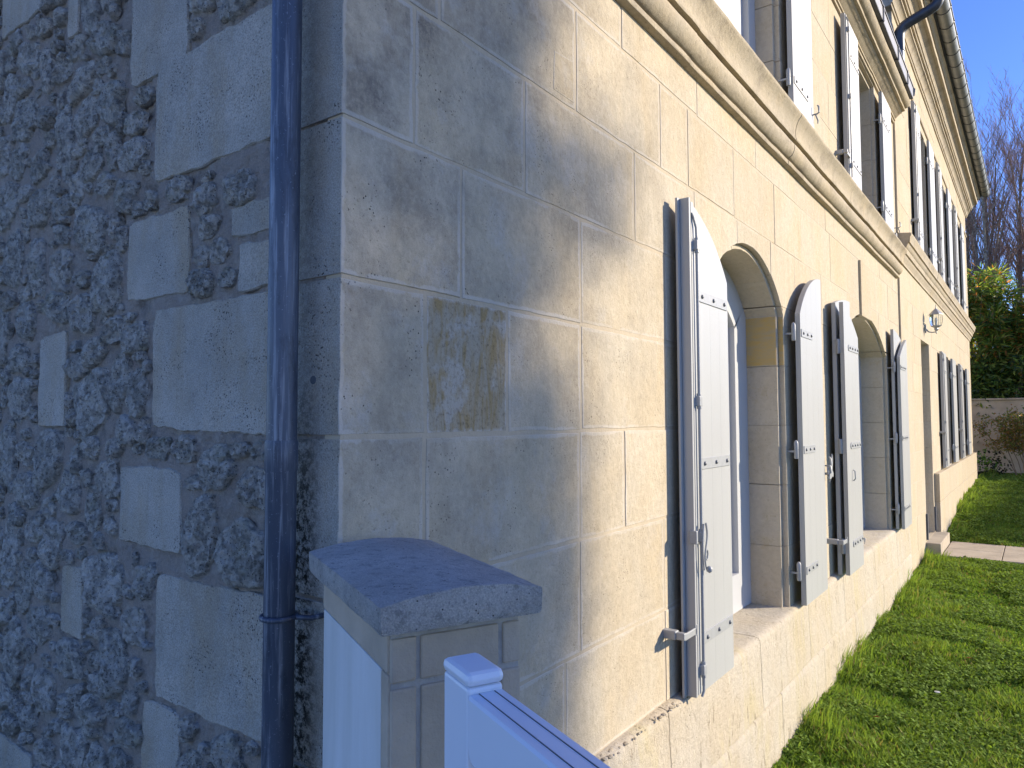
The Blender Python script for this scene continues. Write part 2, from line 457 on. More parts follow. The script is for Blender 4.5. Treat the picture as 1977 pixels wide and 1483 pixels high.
def m_gutter():
    t = NT('weathered_zinc_gutter')
    pos = t.n('ShaderNodeNewGeometry').outputs['Position']
    c = t.mix(t.rng(t.noise(4, 5, .6, t.vec('MULTIPLY', pos, (1., 1.5, 1.))), .35, .65), (.30, .31, .30, 1), (.22, .235, .25, 1))
    c = t.mix(t.rng(t.noise(30, 4, .7, pos), .58, .7, 0, .5), c, (.40, .38, .33, 1))
    t.b.inputs['Metallic'].default_value = .35
    return t.fin(c, .5, None, .5)
M['gutter'] = m_gutter()
def m_glass(name, tint=(.9, .95, .95, 1), rough=.02, alpha=1):
    t = NT(name); t.b.inputs['Transmission Weight'].default_value = 1; t.b.inputs['IOR'].default_value = 1.1
    return t.fin(tint, rough, None, .5)
M['glass'] = m_glass('lantern_glass')
def m_pane():
    t = NT('window_pane'); return t.fin((.03, .035, .04, 1), .04, None, .6)
M['pane'] = m_pane()
def m_tint(name, rough=.6, spec=.3, trans=0.0):
    t = NT(name)
    a = t.n('ShaderNodeVertexColor', layer_name='tint').outputs[0]
    t.l(a, t.b.inputs['Base Color']); t.fin(None, rough, None, spec)
    if trans:
        tr = t.n('ShaderNodeBsdfTranslucent'); t.l(t.mix(1.0, a, (1., 1., .45, 1), 'MULTIPLY'), tr.inputs[0])
        mx = t.n('ShaderNodeMixShader'); mx.inputs[0].default_value = trans
        t.l(t.b.outputs[0], mx.inputs[1]); t.l(tr.outputs[0], mx.inputs[2]); t.l(mx.outputs[0], t.o.inputs[0])
    return t.m
M['grass'] = m_tint('grass_blades', .75, .12, .4)
M['leaf'] = m_tint('glossy_leaves', .38, .5, .6)

# ------------------------------------------------------------------ the ground
def ground_z(y):
    ys = [-30, 8.0, 9.0, 10.3, 13.0, 16.7, 20.5, 60, 200]
    zs = [0, 0.0, .02, .05, .24, .36, .33, .5, 1.0]
    return np.interp(y, ys, zs)
def lump(x, y):
    P = np.stack([np.asarray(x) * 1.3, np.asarray(y) * 1.3, np.zeros_like(x)], 1)
    return .025 * fbm(P, 3)
gx = np.unique(np.concatenate([np.linspace(-120, -8, 8), np.linspace(-8, 0, 6), np.linspace(0, 4, 41), np.linspace(4, 30, 20), np.linspace(30, 200, 8)]))
gy = np.unique(np.concatenate([np.linspace(-120, -6, 8), np.linspace(-6, 0, 8), np.linspace(0, 22, 150), np.linspace(22, 60, 20), np.linspace(60, 300, 8)]))
X, Y = np.meshgrid(gx, gy, indexing='ij')
Z = ground_z(Y.ravel()) + np.where((np.abs(X.ravel() - 5) < 14), lump(X.ravel(), Y.ravel()), 0) - .03
Z = np.where((Y.ravel() > 8.75) & (Y.ravel() < 10.45) & (X.ravel() > -.5) & (X.ravel() < 6), np.minimum(Z, -.03), Z)
nx, ny = len(gx), len(gy)
idx = np.arange(nx * ny).reshape(nx, ny)
F = np.stack([idx[:-1, :-1], idx[1:, :-1], idx[1:, 1:], idx[:-1, 1:]], -1).reshape(-1, 4)
o = fast_mesh('lawn', np.stack([X.ravel(), Y.ravel(), Z], 1), F, M['soil'], smooth=True); tag(o, kind='structure')

M['gravel'] = simple('bounce_gravel', (.52, .46, .36), .95, .06, 5, .006, 90, .1)
m = MB(); m.box((-40, -45, -.2), (60, -.62, .012)); m.box((8.2, -.62, -.2), (60, 32, .012)); tag(m.build('bounce_ground', M['gravel']), kind='structure')  # unseen pale ground added to bounce warm sunlight onto the shaded walls

# ------------------------------------------------------------------ masonry tools
def arch_fn(yl, yr, spring, rise):
    c = (yl + yr) / 2; w = (yr - yl) / 2
    if rise <= 0: return lambda y: spring
    Rr = (w * w + rise * rise) / (2 * rise)
    return lambda y: spring + rise - Rr + math.sqrt(max(Rr * Rr - (y - c) ** 2, 0))

class Opening:
    def __init__(s, yl, yr, zb, spring, rise, rab=.035, rabd=.03, depth=.22):
        s.yl, s.yr, s.zb, s.spring, s.rise, s.rab, s.rabd, s.depth = yl, yr, zb, spring, rise, rab, rabd, depth
    def grown(s, g):
        o = Opening(s.yl - g, s.yr + g, s.zb, s.spring, s.rise, 0, 0, s.depth)
        if s.rise <= 0: o.spring = s.spring + g
        else: o.rise = s.rise + g * .7
        o.top = arch_fn(o.yl, o.yr, o.spring, o.rise); return o

def clip_block(a, b, z0, z1, ops, step):
    """block [a,b]x[z0,z1] minus openings -> list of polygons [(y,z)] counter-clockwise"""
    ys = set([a, b])
    n = max(1, int((b - a) / step))
    for i in range(n + 1): ys.add(a + (b - a) * i / n)
    act = [o for o in ops if o.yr > a + 1e-4 and o.yl < b - 1e-4 and o.zb < z1 - 1e-3 and o.spring + max(o.rise, 0) > z0 + 1e-3]
    for o in act:
        m = max(8, int((o.yr - o.yl) / .03))
        for i in range(m + 1):
            y = o.yl + (o.yr - o.yl) * i / m
            if a < y < b: ys.add(y)
    ys = sorted(ys)
    def B(y):
        for o in act:
            if o.yl <= y <= o.yr:
                t = o.top(y)
                if t > z0: return t
        return z0
    runs = []; cur = []
    for i in range(len(ys) - 1):
        ya, yb = ys[i], ys[i + 1]
        if yb - ya < 1e-6: continue
        ym = (ya + yb) / 2
        inside = [o for o in act if o.yl < ym < o.yr]
        if inside:
            o = inside[0]; ba, bb = max(z0, o.top(ya)), max(z0, o.top(yb))
        else: ba = bb = z0
        if ba >= z1 - .004 or bb >= z1 - .004:
            # partial crossing of an arch
            if ba < z1 - .004 and bb > ba:
                yc = ya + (yb - ya) * (z1 - .004 - ba) / (bb - ba); cur.append((ya, ba, yc, z1 - .004)); runs.append(cur); cur = []
            elif bb < z1 - .004 and ba > bb:
                if cur: runs.append(cur)
                yc = ya + (yb - ya) * (ba - z1 + .004) / (ba - bb); cur = [(yc, z1 - .004, yb, bb)]
            else:
                if cur: runs.append(cur); cur = []
            continue
        cur.append((ya, ba, yb, bb))
    if cur: runs.append(cur)
    out = []
    for r in runs:
        if r[-1][2] - r[0][0] < .015: continue
        bot = []
        for (ya, ba, yb, bb) in r:
            for q in ((ya, ba), (yb, bb)):
                if not bot or abs(bot[-1][0] - q[0]) > 1e-5 or abs(bot[-1][1] - q[1]) > 1e-5: bot.append(q)
        A, Bq = r[0][0], r[-1][2]
        poly = list(bot)
        poly.append((Bq, z1))
        nn = max(1, int((Bq - A) / step))
        for i in range(1, nn): poly.append((Bq + (A - Bq) * i / nn, z1))
        poly.append((A, z1))
        cl = []
        for q in poly:
            if not cl or abs(cl[-1][0] - q[0]) + abs(cl[-1][1] - q[1]) > 2e-3: cl.append(q)
        if abs(cl[0][0] - cl[-1][0]) + abs(cl[0][1] - cl[-1][1]) < 2e-3: cl.pop()
        if len(cl) >= 3: out.append(cl)
    return out

def resample(poly, step):
    out = []
    n = len(poly)
    for i in range(n):
        a = poly[i]; b = poly[(i + 1) % n]
        L = math.hypot(b[0] - a[0], b[1] - a[1]); k = max(1, int(L / step))
        for j in range(k): out.append((a[0] + (b[0] - a[0]) * j / k, a[1] + (b[1] - a[1]) * j / k))
    return out

def inset(poly, d):
    n = len(poly); out = []
    for i in range(n):
        p0 = poly[i - 1]; p = poly[i]; p1 = poly[(i + 1) % n]
        e0 = (p[0] - p0[0], p[1] - p0[1]); e1 = (p1[0] - p[0], p1[1] - p[1])
        l0 = math.hypot(*e0) or 1e-9; l1 = math.hypot(*e1) or 1e-9
        n0 = (-e0[1] / l0, e0[0] / l0); n1 = (-e1[1] / l1, e1[0] / l1)
        bx, by = n0[0] + n1[0], n0[1] + n1[1]; bl = math.hypot(bx, by)
        if bl < 1e-6: bx, by, bl = n1[0], n1[1], 1
        k = d / max(.45, (bl / 2)); out.append((p[0] + bx / bl * k, p[1] + by / bl * k))
    return out

def stone_mesh(name, parts, mat, parent, axis='x', seed=0, jit=.0012, tiltv=0.0, bev=.0025, smear=.016, shift=0.0, side_mat=None):
    """parts: list of (poly, front, back, is_face). axis x: poly in (y,z), front towards +x; axis y: poly in (x,z), front towards -y"""
    me = bpy.data.meshes.new(name)
    V = []; Fc = []; E = []
    rr = random.Random(seed)
    ph = rr.random() * 50
    def P(u, w, d):
        return (d, u, w) if axis == 'x' else (u, -d, w)
    for poly, fr, bk, face in parts:
        pl = poly
        if jit:
            pl = []
            for (u, w) in poly:
                a = mnoise.noise(Vector((u * 14, w * 14, ph))) * jit * 2 + mnoise.noise(Vector((u * 55, w * 55, ph))) * jit
                b = mnoise.noise(Vector((u * 14, w * 14, ph + 9))) * jit * 2 + mnoise.noise(Vector((u * 55, w * 55, ph + 9))) * jit
                pl.append((u + a, w + b))
        n = len(pl)
        r1 = pl; r2 = inset(pl, bev); r3 = inset(pl, smear) if face else None
        rings = [(r1, bk), (r1, fr - bev), (r2, fr)] + ([(r3, fr)] if face else [])
        base = len(V)
        for k, (r, d) in enumerate(rings):
            for i, (u, w) in enumerate(r):
                dd = d + (tiltv * (u - pl[0][0]) if k else 0)
                if jit and k == 1: dd += mnoise.noise(Vector((u * 30, w * 30, ph))) * jit * .9 - (abs(mnoise.noise(Vector((u * 9, w * 9, ph + 4)))) * jit * 1.6 if k == 1 else 0)
                V.append(P(u, w, dd)); E.append(0.0 if k == 3 else 1.0)
        for k in range(len(rings) - 1):
            for i in range(n):
                j = (i + 1) % n
                Fc.append((base + k * n + i, base + k * n + j, base + (k + 1) * n + j, base + (k + 1) * n + i))
        Fc.append(tuple(base + (len(rings) - 1) * n + i for i in range(n)))
        Fc.append(tuple(base + i for i in range(n))[::-1])
    me.from_pydata(V, [], Fc); me.materials.append(mat)
    at = me.attributes.new('edge', 'FLOAT', 'POINT'); at.data.foreach_set('value', E)
    bm = bmesh.new(); bm.from_mesh(me); bmesh.ops.recalc_face_normals(bm, faces=bm.faces); bm.to_mesh(me); bm.free()
    if side_mat is not None:
        me.materials.append(side_mat)
        for pg in me.polygons:
            if pg.normal.y < -.8 and abs(pg.center.y) < .02: pg.material_index = 1
    ob = bpy.data.objects.new(name, me); COL.objects.link(ob)
    if parent: ob.parent = parent
    return ob

def masonry(house, wall, courses, ops, y0, y1, joints, mat, x=0.0, fine_to=3.3, corner=None, special=None, gap=.005, rnd_w=(.5, .85), wallname='mortar_bed', mcore=None):
    """one part per stone, the mortar bed behind as the parent part"""
    outer = [o.grown(o.rab) for o in ops]; inner = [o.grown(0) for o in ops]
    core_o = [o.grown(o.rab + .006) for o in ops]
    core = MB()
    # mortar core
    pl = []
    for (z0, z1) in courses:
        for p in clip_block(y0 + .004, y1 - .002, z0 - .0, z1 + .0, core_o, .5): pl.append(p)
    cb = stone_mesh(wallname, [(p, x - .0018, x - .05, False) for p in pl], mcore or M['mortar'], house, jit=0, bev=0.0, seed=1)
    cnt = 0
    for ci, (z0, z1) in enumerate(courses):
        js = joints.get(ci)
        if js is None: js = []
        js = [y0] + [j for j in js if y0 < j < y1]
        while js[-1] < y1 - .35:
            js.append(js[-1] + rnd.uniform(*rnd_w))
        if js[-1] > y1 - .12: js[-1] = y1
        else: js.append(y1)
        for bi in range(len(js) - 1):
            a, b = js[bi], js[bi + 1]
            near = a < fine_to
            st = .045 if near else .3
            g = gap * rnd.uniform(.7, 1.3) * (1 if a < 1.9 else .45) if near else .0014
            ga = 0 if bi == 0 else g
            dx = rnd.uniform(-.0012, .0012)
            parts = []
            for p in clip_block(a + ga, b - g, z0 + g, z1 - g, outer, st):
                p = resample(p, st)
                dep = .05
                if bi == 0 and corner and ci in corner: dep = corner[ci]
                parts.append((p, x + dx, x - dep, True))
            for oi, o in enumerate(ops):
                if o.yl - .06 < b and o.yr + .06 > a and z1 > o.zb + .01 and z0 < o.spring + max(o.rise, 0) + .12:
                    aa = max(a + ga, o.yl - .30); bb = min(b - g, o.yr + .30)
                    if bb - aa < .02: continue
                    for p in clip_block(aa, bb, z0 + g, z1 - g, inner, st):
                        if max(q[0] for q in p) < o.yl - .2 or min(q[0] for q in p) > o.yr + .2: continue
                        parts.append((resample(p, st), x - .0305 if o.rabd else x - .0505, x - o.depth - .08, False))
            if not parts: continue
            mt = mat
            if special and (ci, bi) in special: mt = special[(ci, bi)]
            ob = stone_mesh('stone_block', parts, mt, cb, seed=ci * 100 + bi, jit=.0014 if near else .0006, tiltv=rnd.uniform(-.0015, .0015) if near else 0, bev=.0014 if near else .0007, smear=.018 if near else .012, side_mat=M['ashlar'] if (bi == 0 and corner) else None)
            cnt += 1
    return cb, cnt

# ------------------------------------------------------------------ house near the camera
near_house = empty('stone_house', (0, 0, 0))
tag(near_house, 'near limestone house with rubble gable wall and arched ground floor windows', 'house')
W1 = Opening(2.10, 3.155, .61, 2.235, .265)
W2 = Opening(4.74, 6.60, .61, 2.235, .265)
U1 = Opening(2.19, 3.215, 3.415, 4.74, 0, rab=.03, depth=.20)
U2 = Opening(5.30, 6.33, 3.415, 4.74, 0, rab=.03, depth=.20)
opsA = [W1, W2, U1, U2]
LA = 7.475
crs = [(.00 - .3, .27), (.27, .605), (.605, .942), (.942, 1.282), (1.282, 1.615), (1.615, 1.948), (1.948, 2.283), (2.283, 2.616), (2.616, 2.955), (2.955, 3.125), (3.395, 3.735), (3.735, 4.07), (4.07, 4.405), (4.405, 4.80)]
jA = {2: [.27, .852, 1.55, 2.03], 3: [.34, .939, 1.55, 2.03], 4: [.25, .946, 1.24, 1.72], 5: [.254, .573, .955, 1.58], 6: [.38, .959, 1.59, 2.06],
      7: [.213, .657, 1.336, 1.9, 2.44, 2.975, 3.45], 8: [.30, .938, 1.565, 1.836, 2.40, 3.06, 3.62], 9: [.5, 1.25, 1.95, 2.75, 3.5], 1: [.5, 1.3, 2.2, 3.0]}
cornerA = {2: .2, 3: .18, 4: .19, 5: .18, 6: .20, 7: .18, 8: .22, 9: .18, 10: .2, 11: .2, 12: .2, 13: .2, 1: .18, 0: .2}
specialA = {(5, 1): M['ochre']}
facade, nA = masonry(near_house, None, crs, opsA, 0.0, LA, jA, M['stone'], corner=cornerA, special=specialA)
# small replaced patch stone and the yellow springer stones of the first arch are shown as thin facing stones
stone_mesh('patch_stone', [([(.805, 2.642), (.925, 2.642), (.925, 2.775), (.812, 2.765)], .0012, -.003, True)], M['stone'], facade, seed=5, jit=.001, bev=.0015, smear=.008)
def reveal_facing(y, z0, z1, x0, x1, mat):
    m = MB(); m.box((x0, y - .0025, z0), (x1, y + .01, z1)); return m.build('springer_stone', mat, facade)
reveal_facing(3.155, 1.955, 2.228, -.222, -.0335, M['yellow'])
mm = MB(); mm.box((-.029, 3.1875, 1.955), (-.003, 3.20, 2.228)); mm.build('springer_stone', M['yellow'], facade)

# gable wall ---------------------------------------------------------------
ASH = [  # rectangular ashlar stones bedded in the rubble (x0,x1,z0,z1)
    (-.912, -.612, 2.60, 2.95), (-.897, -.58, 1.975, 2.20), (-.40, -.215, 2.085, 2.152), (-.366, -.21, 1.95, 2.062),
    (-1.47, -1.28, 1.638, 1.928), (-.91, -.598, 1.314, 1.528), (-1.268, -1.13, 1.01, 1.22), (-.768, -.588, .62, .93), (-1.335, -1.26, 2.88, 3.2),
    (-.71, -.188, .948, 1.262), (-.758, -.188, 1.622, 1.938), (-.765, -.188, 2.29, 2.606), (-.5, -.188, 2.965, 3.12), (-.52, -.188, .28, .595),
    (-1.9, -1.55, 3.05, 3.35), (-2.6, -2.2, 1.5, 1.8), (-2.5, -2.15, 2.4, 2.75), (-1.75, -1.45, .35, .6)]
CORN = [(-cornerA[i], 0.0, crs[i][0], crs[i][1]) for i in cornerA]
# mortar sheet with real relief
gw, gh = 420, 420
xs = np.linspace(-2.75, -.03, gw); zs = np.linspace(.15, 3.7, gh)
GX, GZ = np.meshgrid(xs, zs, indexing='ij')
PP = np.stack([GX.ravel(), GZ.ravel(), np.zeros(GX.size)], 1)
rel = .007 * fbm(PP * 6, 3) + .0060 * fbm(PP * 22, 4, .6) + .0030 * fbm(PP * 80, 2)
dep = .008 - rel
edge_f = np.clip((GX.ravel() + .02) / .02, 0, 1)
dep = np.clip(dep, .0035, .04)
dep = dep * (1 - edge_f) + .02 * edge_f
dep += np.where(GX.ravel() > -.01, .004, 0)
idx = np.arange(gw * gh).reshape(gw, gh)
F = np.stack([idx[:-1, :-1], idx[1:, :-1], idx[1:, 1:], idx[:-1, 1:]], -1).reshape(-1, 4)
gable = fast_mesh('gable_wall', np.stack([GX.ravel(), dep, GZ.ravel()], 1), F, M['gmortar'], near_house, smooth=True)
m = MB(); m.box((-7.5, .05, -.3), (-.02, .35, 5.3)); m.box((-7.5, .02, -.3), (-2.74, .06, 5.3)); m.box((-2.745, .02, 3.69), (-.02, .06, 5.3)); m.box((-2.745, .02, -.3), (-.02, .06, .16))
m.build('wall_core', M['gmortar'], near_house)

ai = 0
for (x0, x1, z0, z1) in ASH:
    q = resample([(x0, z0 + rnd.uniform(-.008, .008)), (x1, z0 + rnd.uniform(-.008, .008)), (x1, z1 + rnd.uniform(-.008, .008)), (x0, z1 + rnd.uniform(-.01, .01))], .018)
    # round the corners a little
    cxx, czz = (x0 + x1) / 2, (z0 + z1) / 2
    qq = []
    for (u, w) in q:
        du = abs(u - cxx) / ((x1 - x0) / 2); dw = abs(w - czz) / ((z1 - z0) / 2)
        k = 1 - .035 * max(0, min(du, dw) - .8) / .2
        qq.append((cxx + (u - cxx) * k, czz + (w - czz) * k))
    stone_mesh('ashlar_block', [(qq, rnd.uniform(-.003, .002), -.05, True)], M['ashlar'], gable, axis='y', seed=900 + ai, jit=.0045, bev=.003, smear=.012); ai += 1

def rubble_stone(cx, cz, a, b, rot, H, seed):
    nr, ns = 12, 34
    r = np.random.default_rng(seed)
    th = np.linspace(0, 2 * PI, ns, endpoint=False)
    ex = r.uniform(.62, 1.0)
    ct, st_ = np.cos(th), np.sin(th)
    ux = np.sign(ct) * np.abs(ct) ** ex * a; uz = np.sign(st_) * np.abs(st_) ** ex * b
    pert = 1 + .24 * fbm(np.stack([ct * 1.9 + seed % 17, st_ * 1.6, np.full(ns, seed * .37)], 1), 3)
    ux *= pert; uz *= pert
    c, s_ = math.cos(rot), math.sin(rot)
    ux, uz = ux * c - uz * s_, ux * s_ + uz * c
    rr = np.linspace(1, 0, nr, endpoint=False) ** .8
    tl = r.uniform(-.35, .35, 2)
    V = []
    for k, q in enumerate(rr):
        h = H * (1 - q ** 5) ** .8
        x = cx + ux * q; z = cz + uz * q
        P = np.stack([x, z, np.full(ns, seed * .11)], 1)
        n = .007 * fbm(P * 13, 3) + .009 * np.abs(fbm(P * 34, 4, .6)) + .004 * fbm(P * 120, 2)
        n = n * min(1, (1 - q) * 5 + .15)
        d = h - n + (tl[0] * (x - cx) + tl[1] * (z - cz)) * (1 - q) - (.012 if k == 0 else 0)
        V.append(np.stack([x, -d, z], 1))
    P = np.array([[cx, cz, seed * .11]])
    V.append(np.array([[cx, -(H - .008 * fbm(P * 17, 3)[0]), cz]]))
    V = np.concatenate(V)
    Fq = []
    for k in range(nr - 1):
        for i in range(ns):
            j = (i + 1) % ns; Fq.append((k * ns + i, (k + 1) * ns + i, (k + 1) * ns + j, k * ns + j))
    ce = nr * ns
    Ft = [((nr - 1) * ns + i, ce, (nr - 1) * ns + (i + 1) % ns) for i in range(ns)]
    return V, Fq, Ft

placed = []
def ok(cx, cz, a, b):
    for (x0, x1, z0, z1) in ASH + CORN:
        if x0 - a * .85 - .008 < cx < x1 + a * .85 + .008 and z0 - b * .85 - .008 < cz < z1 + b * .85 + .008: return False
    if cx + a > -.13 and cz > 0: 
        if cx + a > -.02: return False
    for (px, pz, pa, pb) in placed:
        dx, dz = (cx - px) / (a + pa), (cz - pz) / (b + pb)
        if dx * dx + dz * dz < .92: return False
    return True
rr_ = random.Random(21)
for (amin, amax, tries) in ((.080, .125, 900), (.055, .085, 4000), (.034, .055, 7000), (.018, .032, 5000)):
    for _ in range(tries):
        a = rr_.uniform(amin, amax); b = a * rr_.uniform(.5, .85)
        if rr_.random() < .18: a, b = b, a
        cx = rr_.uniform(-2.7, -.03); cz = rr_.uniform(.3, 3.6)
        if ok(cx, cz, a, b): placed.append((cx, cz, a, b))
def score(p):
    v = Vector((p[0], 0, p[1])) - CAM
    d = v.length; vis = v.dot(W_)
    u = v.dot(R_) / max(vis, .1); w = v.dot(U_) / max(vis, .1)
    if vis < .2 or abs(u) > .73 or abs(w) > .56: return 0
    return p[2] * p[3] / d ** 2
placed.sort(key=score, reverse=True)
rest = MB()
for i, (cx, cz, a, b) in enumerate(placed):
    V, Fq, Ft = rubble_stone(cx, cz, a, b, rr_.uniform(-.35, .35), rr_.uniform(.009, .018) * (.7 + a / .08 * .35), 100 + i)
    if i < 295:
        mb = MB(); mb.add(V, Fq + Ft); ob = mb.build('rubble_stone', M['rubble'], gable, smooth=60)
    else: rest.add(V, Fq + Ft)
ob = rest.build('small_rubble', M['rubble'], gable, smooth=60); ob['kind'] = 'stuff'
# dark disc near the pipe, painting the shade inside a drilled hole in the quoin
m = MB(); m.tube([(-.083, -.0012, 1.735), (-.083, .02, 1.735)], .009, 14); m.build('hole_shade_disc', M['vinyl_gap'], gable)

# string course and cornice of the near house ----------------------------------
profA = [(-.05, 3.112), (.016, 3.112), (.030, 3.117), (.032, 3.121), (.032, 3.139), (.012, 3.141), (.012, 3.147), (.030, 3.149), (.044, 3.158), (.056, 3.172), (.064, 3.190), (.067, 3.208), (.066, 3.224), (.060, 3.236), (.044, 3.238), (.044, 3.246),
         (.076, 3.248), (.078, 3.256), (.073, 3.275), (.074, 3.300), (.080, 3.330), (.092, 3.358), (.108, 3.378), (.112, 3.386), (.112, 3.396), (.104, 3.403), (-.05, 3.412)]
def moulding(name, prof, y0, y1, mat, house, step, wob, seg):
    bed_ = MB(); bed_.box((-.045, y0 + .01, min(p[1] for p in prof) + .004), (-.004, y1 - .01, max(p[1] for p in prof) - .004)); bed_ = bed_.build(name, M['mortar'], house)
    y = y0
    while y < y1 - .05:
        L = rnd.uniform(.75, 1.25) * seg; e = y + L if y + L < y1 - .4 else y1
        dx, dz = rnd.uniform(-.0013, .0013), rnd.uniform(-.001, .001)
        m = MB(); m.sweep([(a + (dx if a > 0 else 0), b + dz) for a, b in prof], y + .0008, e - .0008, n=max(2, int((e - y) / step)), wob=wob); m.build('moulding_stone', mat, bed_, smooth=32)
        y = e
moulding('string_course', profA, -.02, 7.40, M['mould'], near_house, .045, .002, .85)
profC = [(-.05, 4.780), (.018, 4.782), (.020, 4.800), (.006, 4.803), (.030, 4.806), (.032, 4.818), (.018, 4.822), (.040, 4.835), (.054, 4.850), (.072, 4.863), (.092, 4.872), (.098, 4.880), (.084, 4.884), (.122, 4.886), (.126, 4.904),
         (.112, 4.908), (.142, 4.914), (.160, 4.928), (.172, 4.948), (.176, 4.968), (.170, 4.985), (.170, 5.05), (-.05, 5.06)]
moulding('cornice', profC, -.02, 7.45, M['mould'], near_house, .07, .0018, .9)
m = MB(); m.box((.165, -.05, 4.992), (.204, 7.43, 4.998)); m.box((.199, -.05, 4.999), (.205, 7.43, 5.11)); m.box((.194, -.05, 5.11), (.213, 7.43, 5.122))
g = m.build('gutter', M['zinc_dark'], near_house)
for y in (1.2, 2.4, 3.6, 4.7, 5.6, 6.4, 7.0):
    m = MB(); m.box((.18, y, 4.983), (.213, y + .02, 4.990)); m.box((.2085, y, 4.990), (.216, y + .02, 5.125)); m.build('gutter_bracket', M['zinc_dark'], g)
m = MB(); m.add([(.15, -.1, 5.13), (.15, 7.47, 5.13), (-3.6, 7.47, 7.0), (-3.6, -.1, 7.0), (.15, -.1, 5.09), (.15, 7.47, 5.09), (-3.6, 7.47, 6.96), (-3.6, -.1, 6.96)], [(0, 1, 2, 3), (7, 6, 5, 4), (0, 4, 5, 1), (1, 5, 6, 2), (2, 6, 7, 3), (3, 7, 4, 0)])
m.add([(-3.6, -.1, 7.0), (-3.6, 7.47, 7.0), (-7.6, 7.47, 5.0), (-7.6, -.1, 5.0)], [(0, 1, 2, 3)])
m.add([(-7.5, .02, 5.29), (-.0, .02, 5.09), (-3.6, .02, 6.97)], [(0, 1, 2)])
m.build('roof', M['slate'], near_house)
m = MB(); m.box((-7.5, .35, -.3), (-7.3, 7.4, 5.1)); m.build('rear_wall', M['gmortar'], near_house)
# sill ledge: slightly proud battered band below the windows
def ledge(name, y0, y1, z0, z1, x0, mat, parent, n=90, foot=.0):
    gy_ = np.linspace(y0, y1, n); prof = [(-.30, z1 - .001)] + [(-.03, z1 + .001), (x0 - .03, z1 - .001), (x0 - .012, z1 - .006), (x0 - .003, z1 - .016), (x0, z1 - .035)] + [(x0 + foot * k / 8, z1 - .035 - (z1 - .035 - z0) * k / 8) for k in range(1, 9)]
    V = []; m_ = len(prof)
    for y in gy_:
        for j, (x, z) in enumerate(prof):
            k = 0 if j < 2 else 1
            nz = mnoise.noise(Vector((y * 7, z * 7, 1.3))) * .003 + mnoise.noise(Vector((y * 25, z * 25, j))) * .0022
            V.append((x + nz * k, y, z + (nz * 1.3 if 1 < j < 6 else 0)))
    Fq = [(i * m_ + j, i * m_ + j + 1, (i + 1) * m_ + j + 1, (i + 1) * m_ + j) for i in range(n - 1) for j in range(m_ - 1)]
    Fq += [tuple(range(m_))[::-1], tuple((n - 1) * m_ + j for j in range(m_))]
    mb = MB(); mb.add(V, Fq); return mb.build(name, mat, parent, smooth=40)
bnd = [(.62, 1.48), (1.485, 2.53), (2.535, 3.42), (3.425, 4.35), (4.355, 5.5), (5.505, 6.62), (6.625, 7.47)]
bed = MB(); bed.box((-.3, .6, -.3), (.028, 7.46, .59)); bed = bed.build('plinth', M['mortar'], near_house)
for (a, b) in bnd:
    for (zz0, zz1, ft) in ((.272, .608, .012), (-.3, .266, .012)):
        lx = .040 if zz1 > .5 else .053
        if zz1 > .5: o_ = ledge('plinth_stone', a, b, zz0, zz1, lx, M['plinth'], bed, n=int((b - a) / .035), foot=ft)
        else:
            o_ = ledge('plinth_stone', a + .3, min(b + .3, 7.47), zz0, zz1, lx, M['plinth'], bed, n=int((b - a) / .035), foot=ft)
# broken edge where the ledge starts near the gate
rb = random.Random(4)
for i in range(70):
    y = rb.uniform(.62, 1.62); s_ = rb.uniform(.003, .009)
    bm = bmesh.new(); bmesh.ops.create_icosphere(bm, subdivisions=1, radius=1)
    c_ = Vector((rb.uniform(.006, .046), y, .603 + s_ * .1)); of = rb.uniform(0, 90)
    vs = [c_ + Vector((v.co.x * s_, v.co.y * s_ * 1.5, v.co.z * s_ * .6)) * (1 + .6 * mnoise.noise(v.co * 1.7 + Vector((of, 0, 0)))) for v in bm.verts]
    fs = [tuple(v.index for v in f.verts) for f in bm.faces]; bm.free()
    m = MB(); m.add(vs, fs); m.build('broken_chip', M['plinth'], bed)
# projecting square stone over the second arch
m = MB(); m.box((-.02, 5.40, 2.49), (.018, 5.80, 2.95), bev=.004); m.build('keystone', M['stone'], facade)

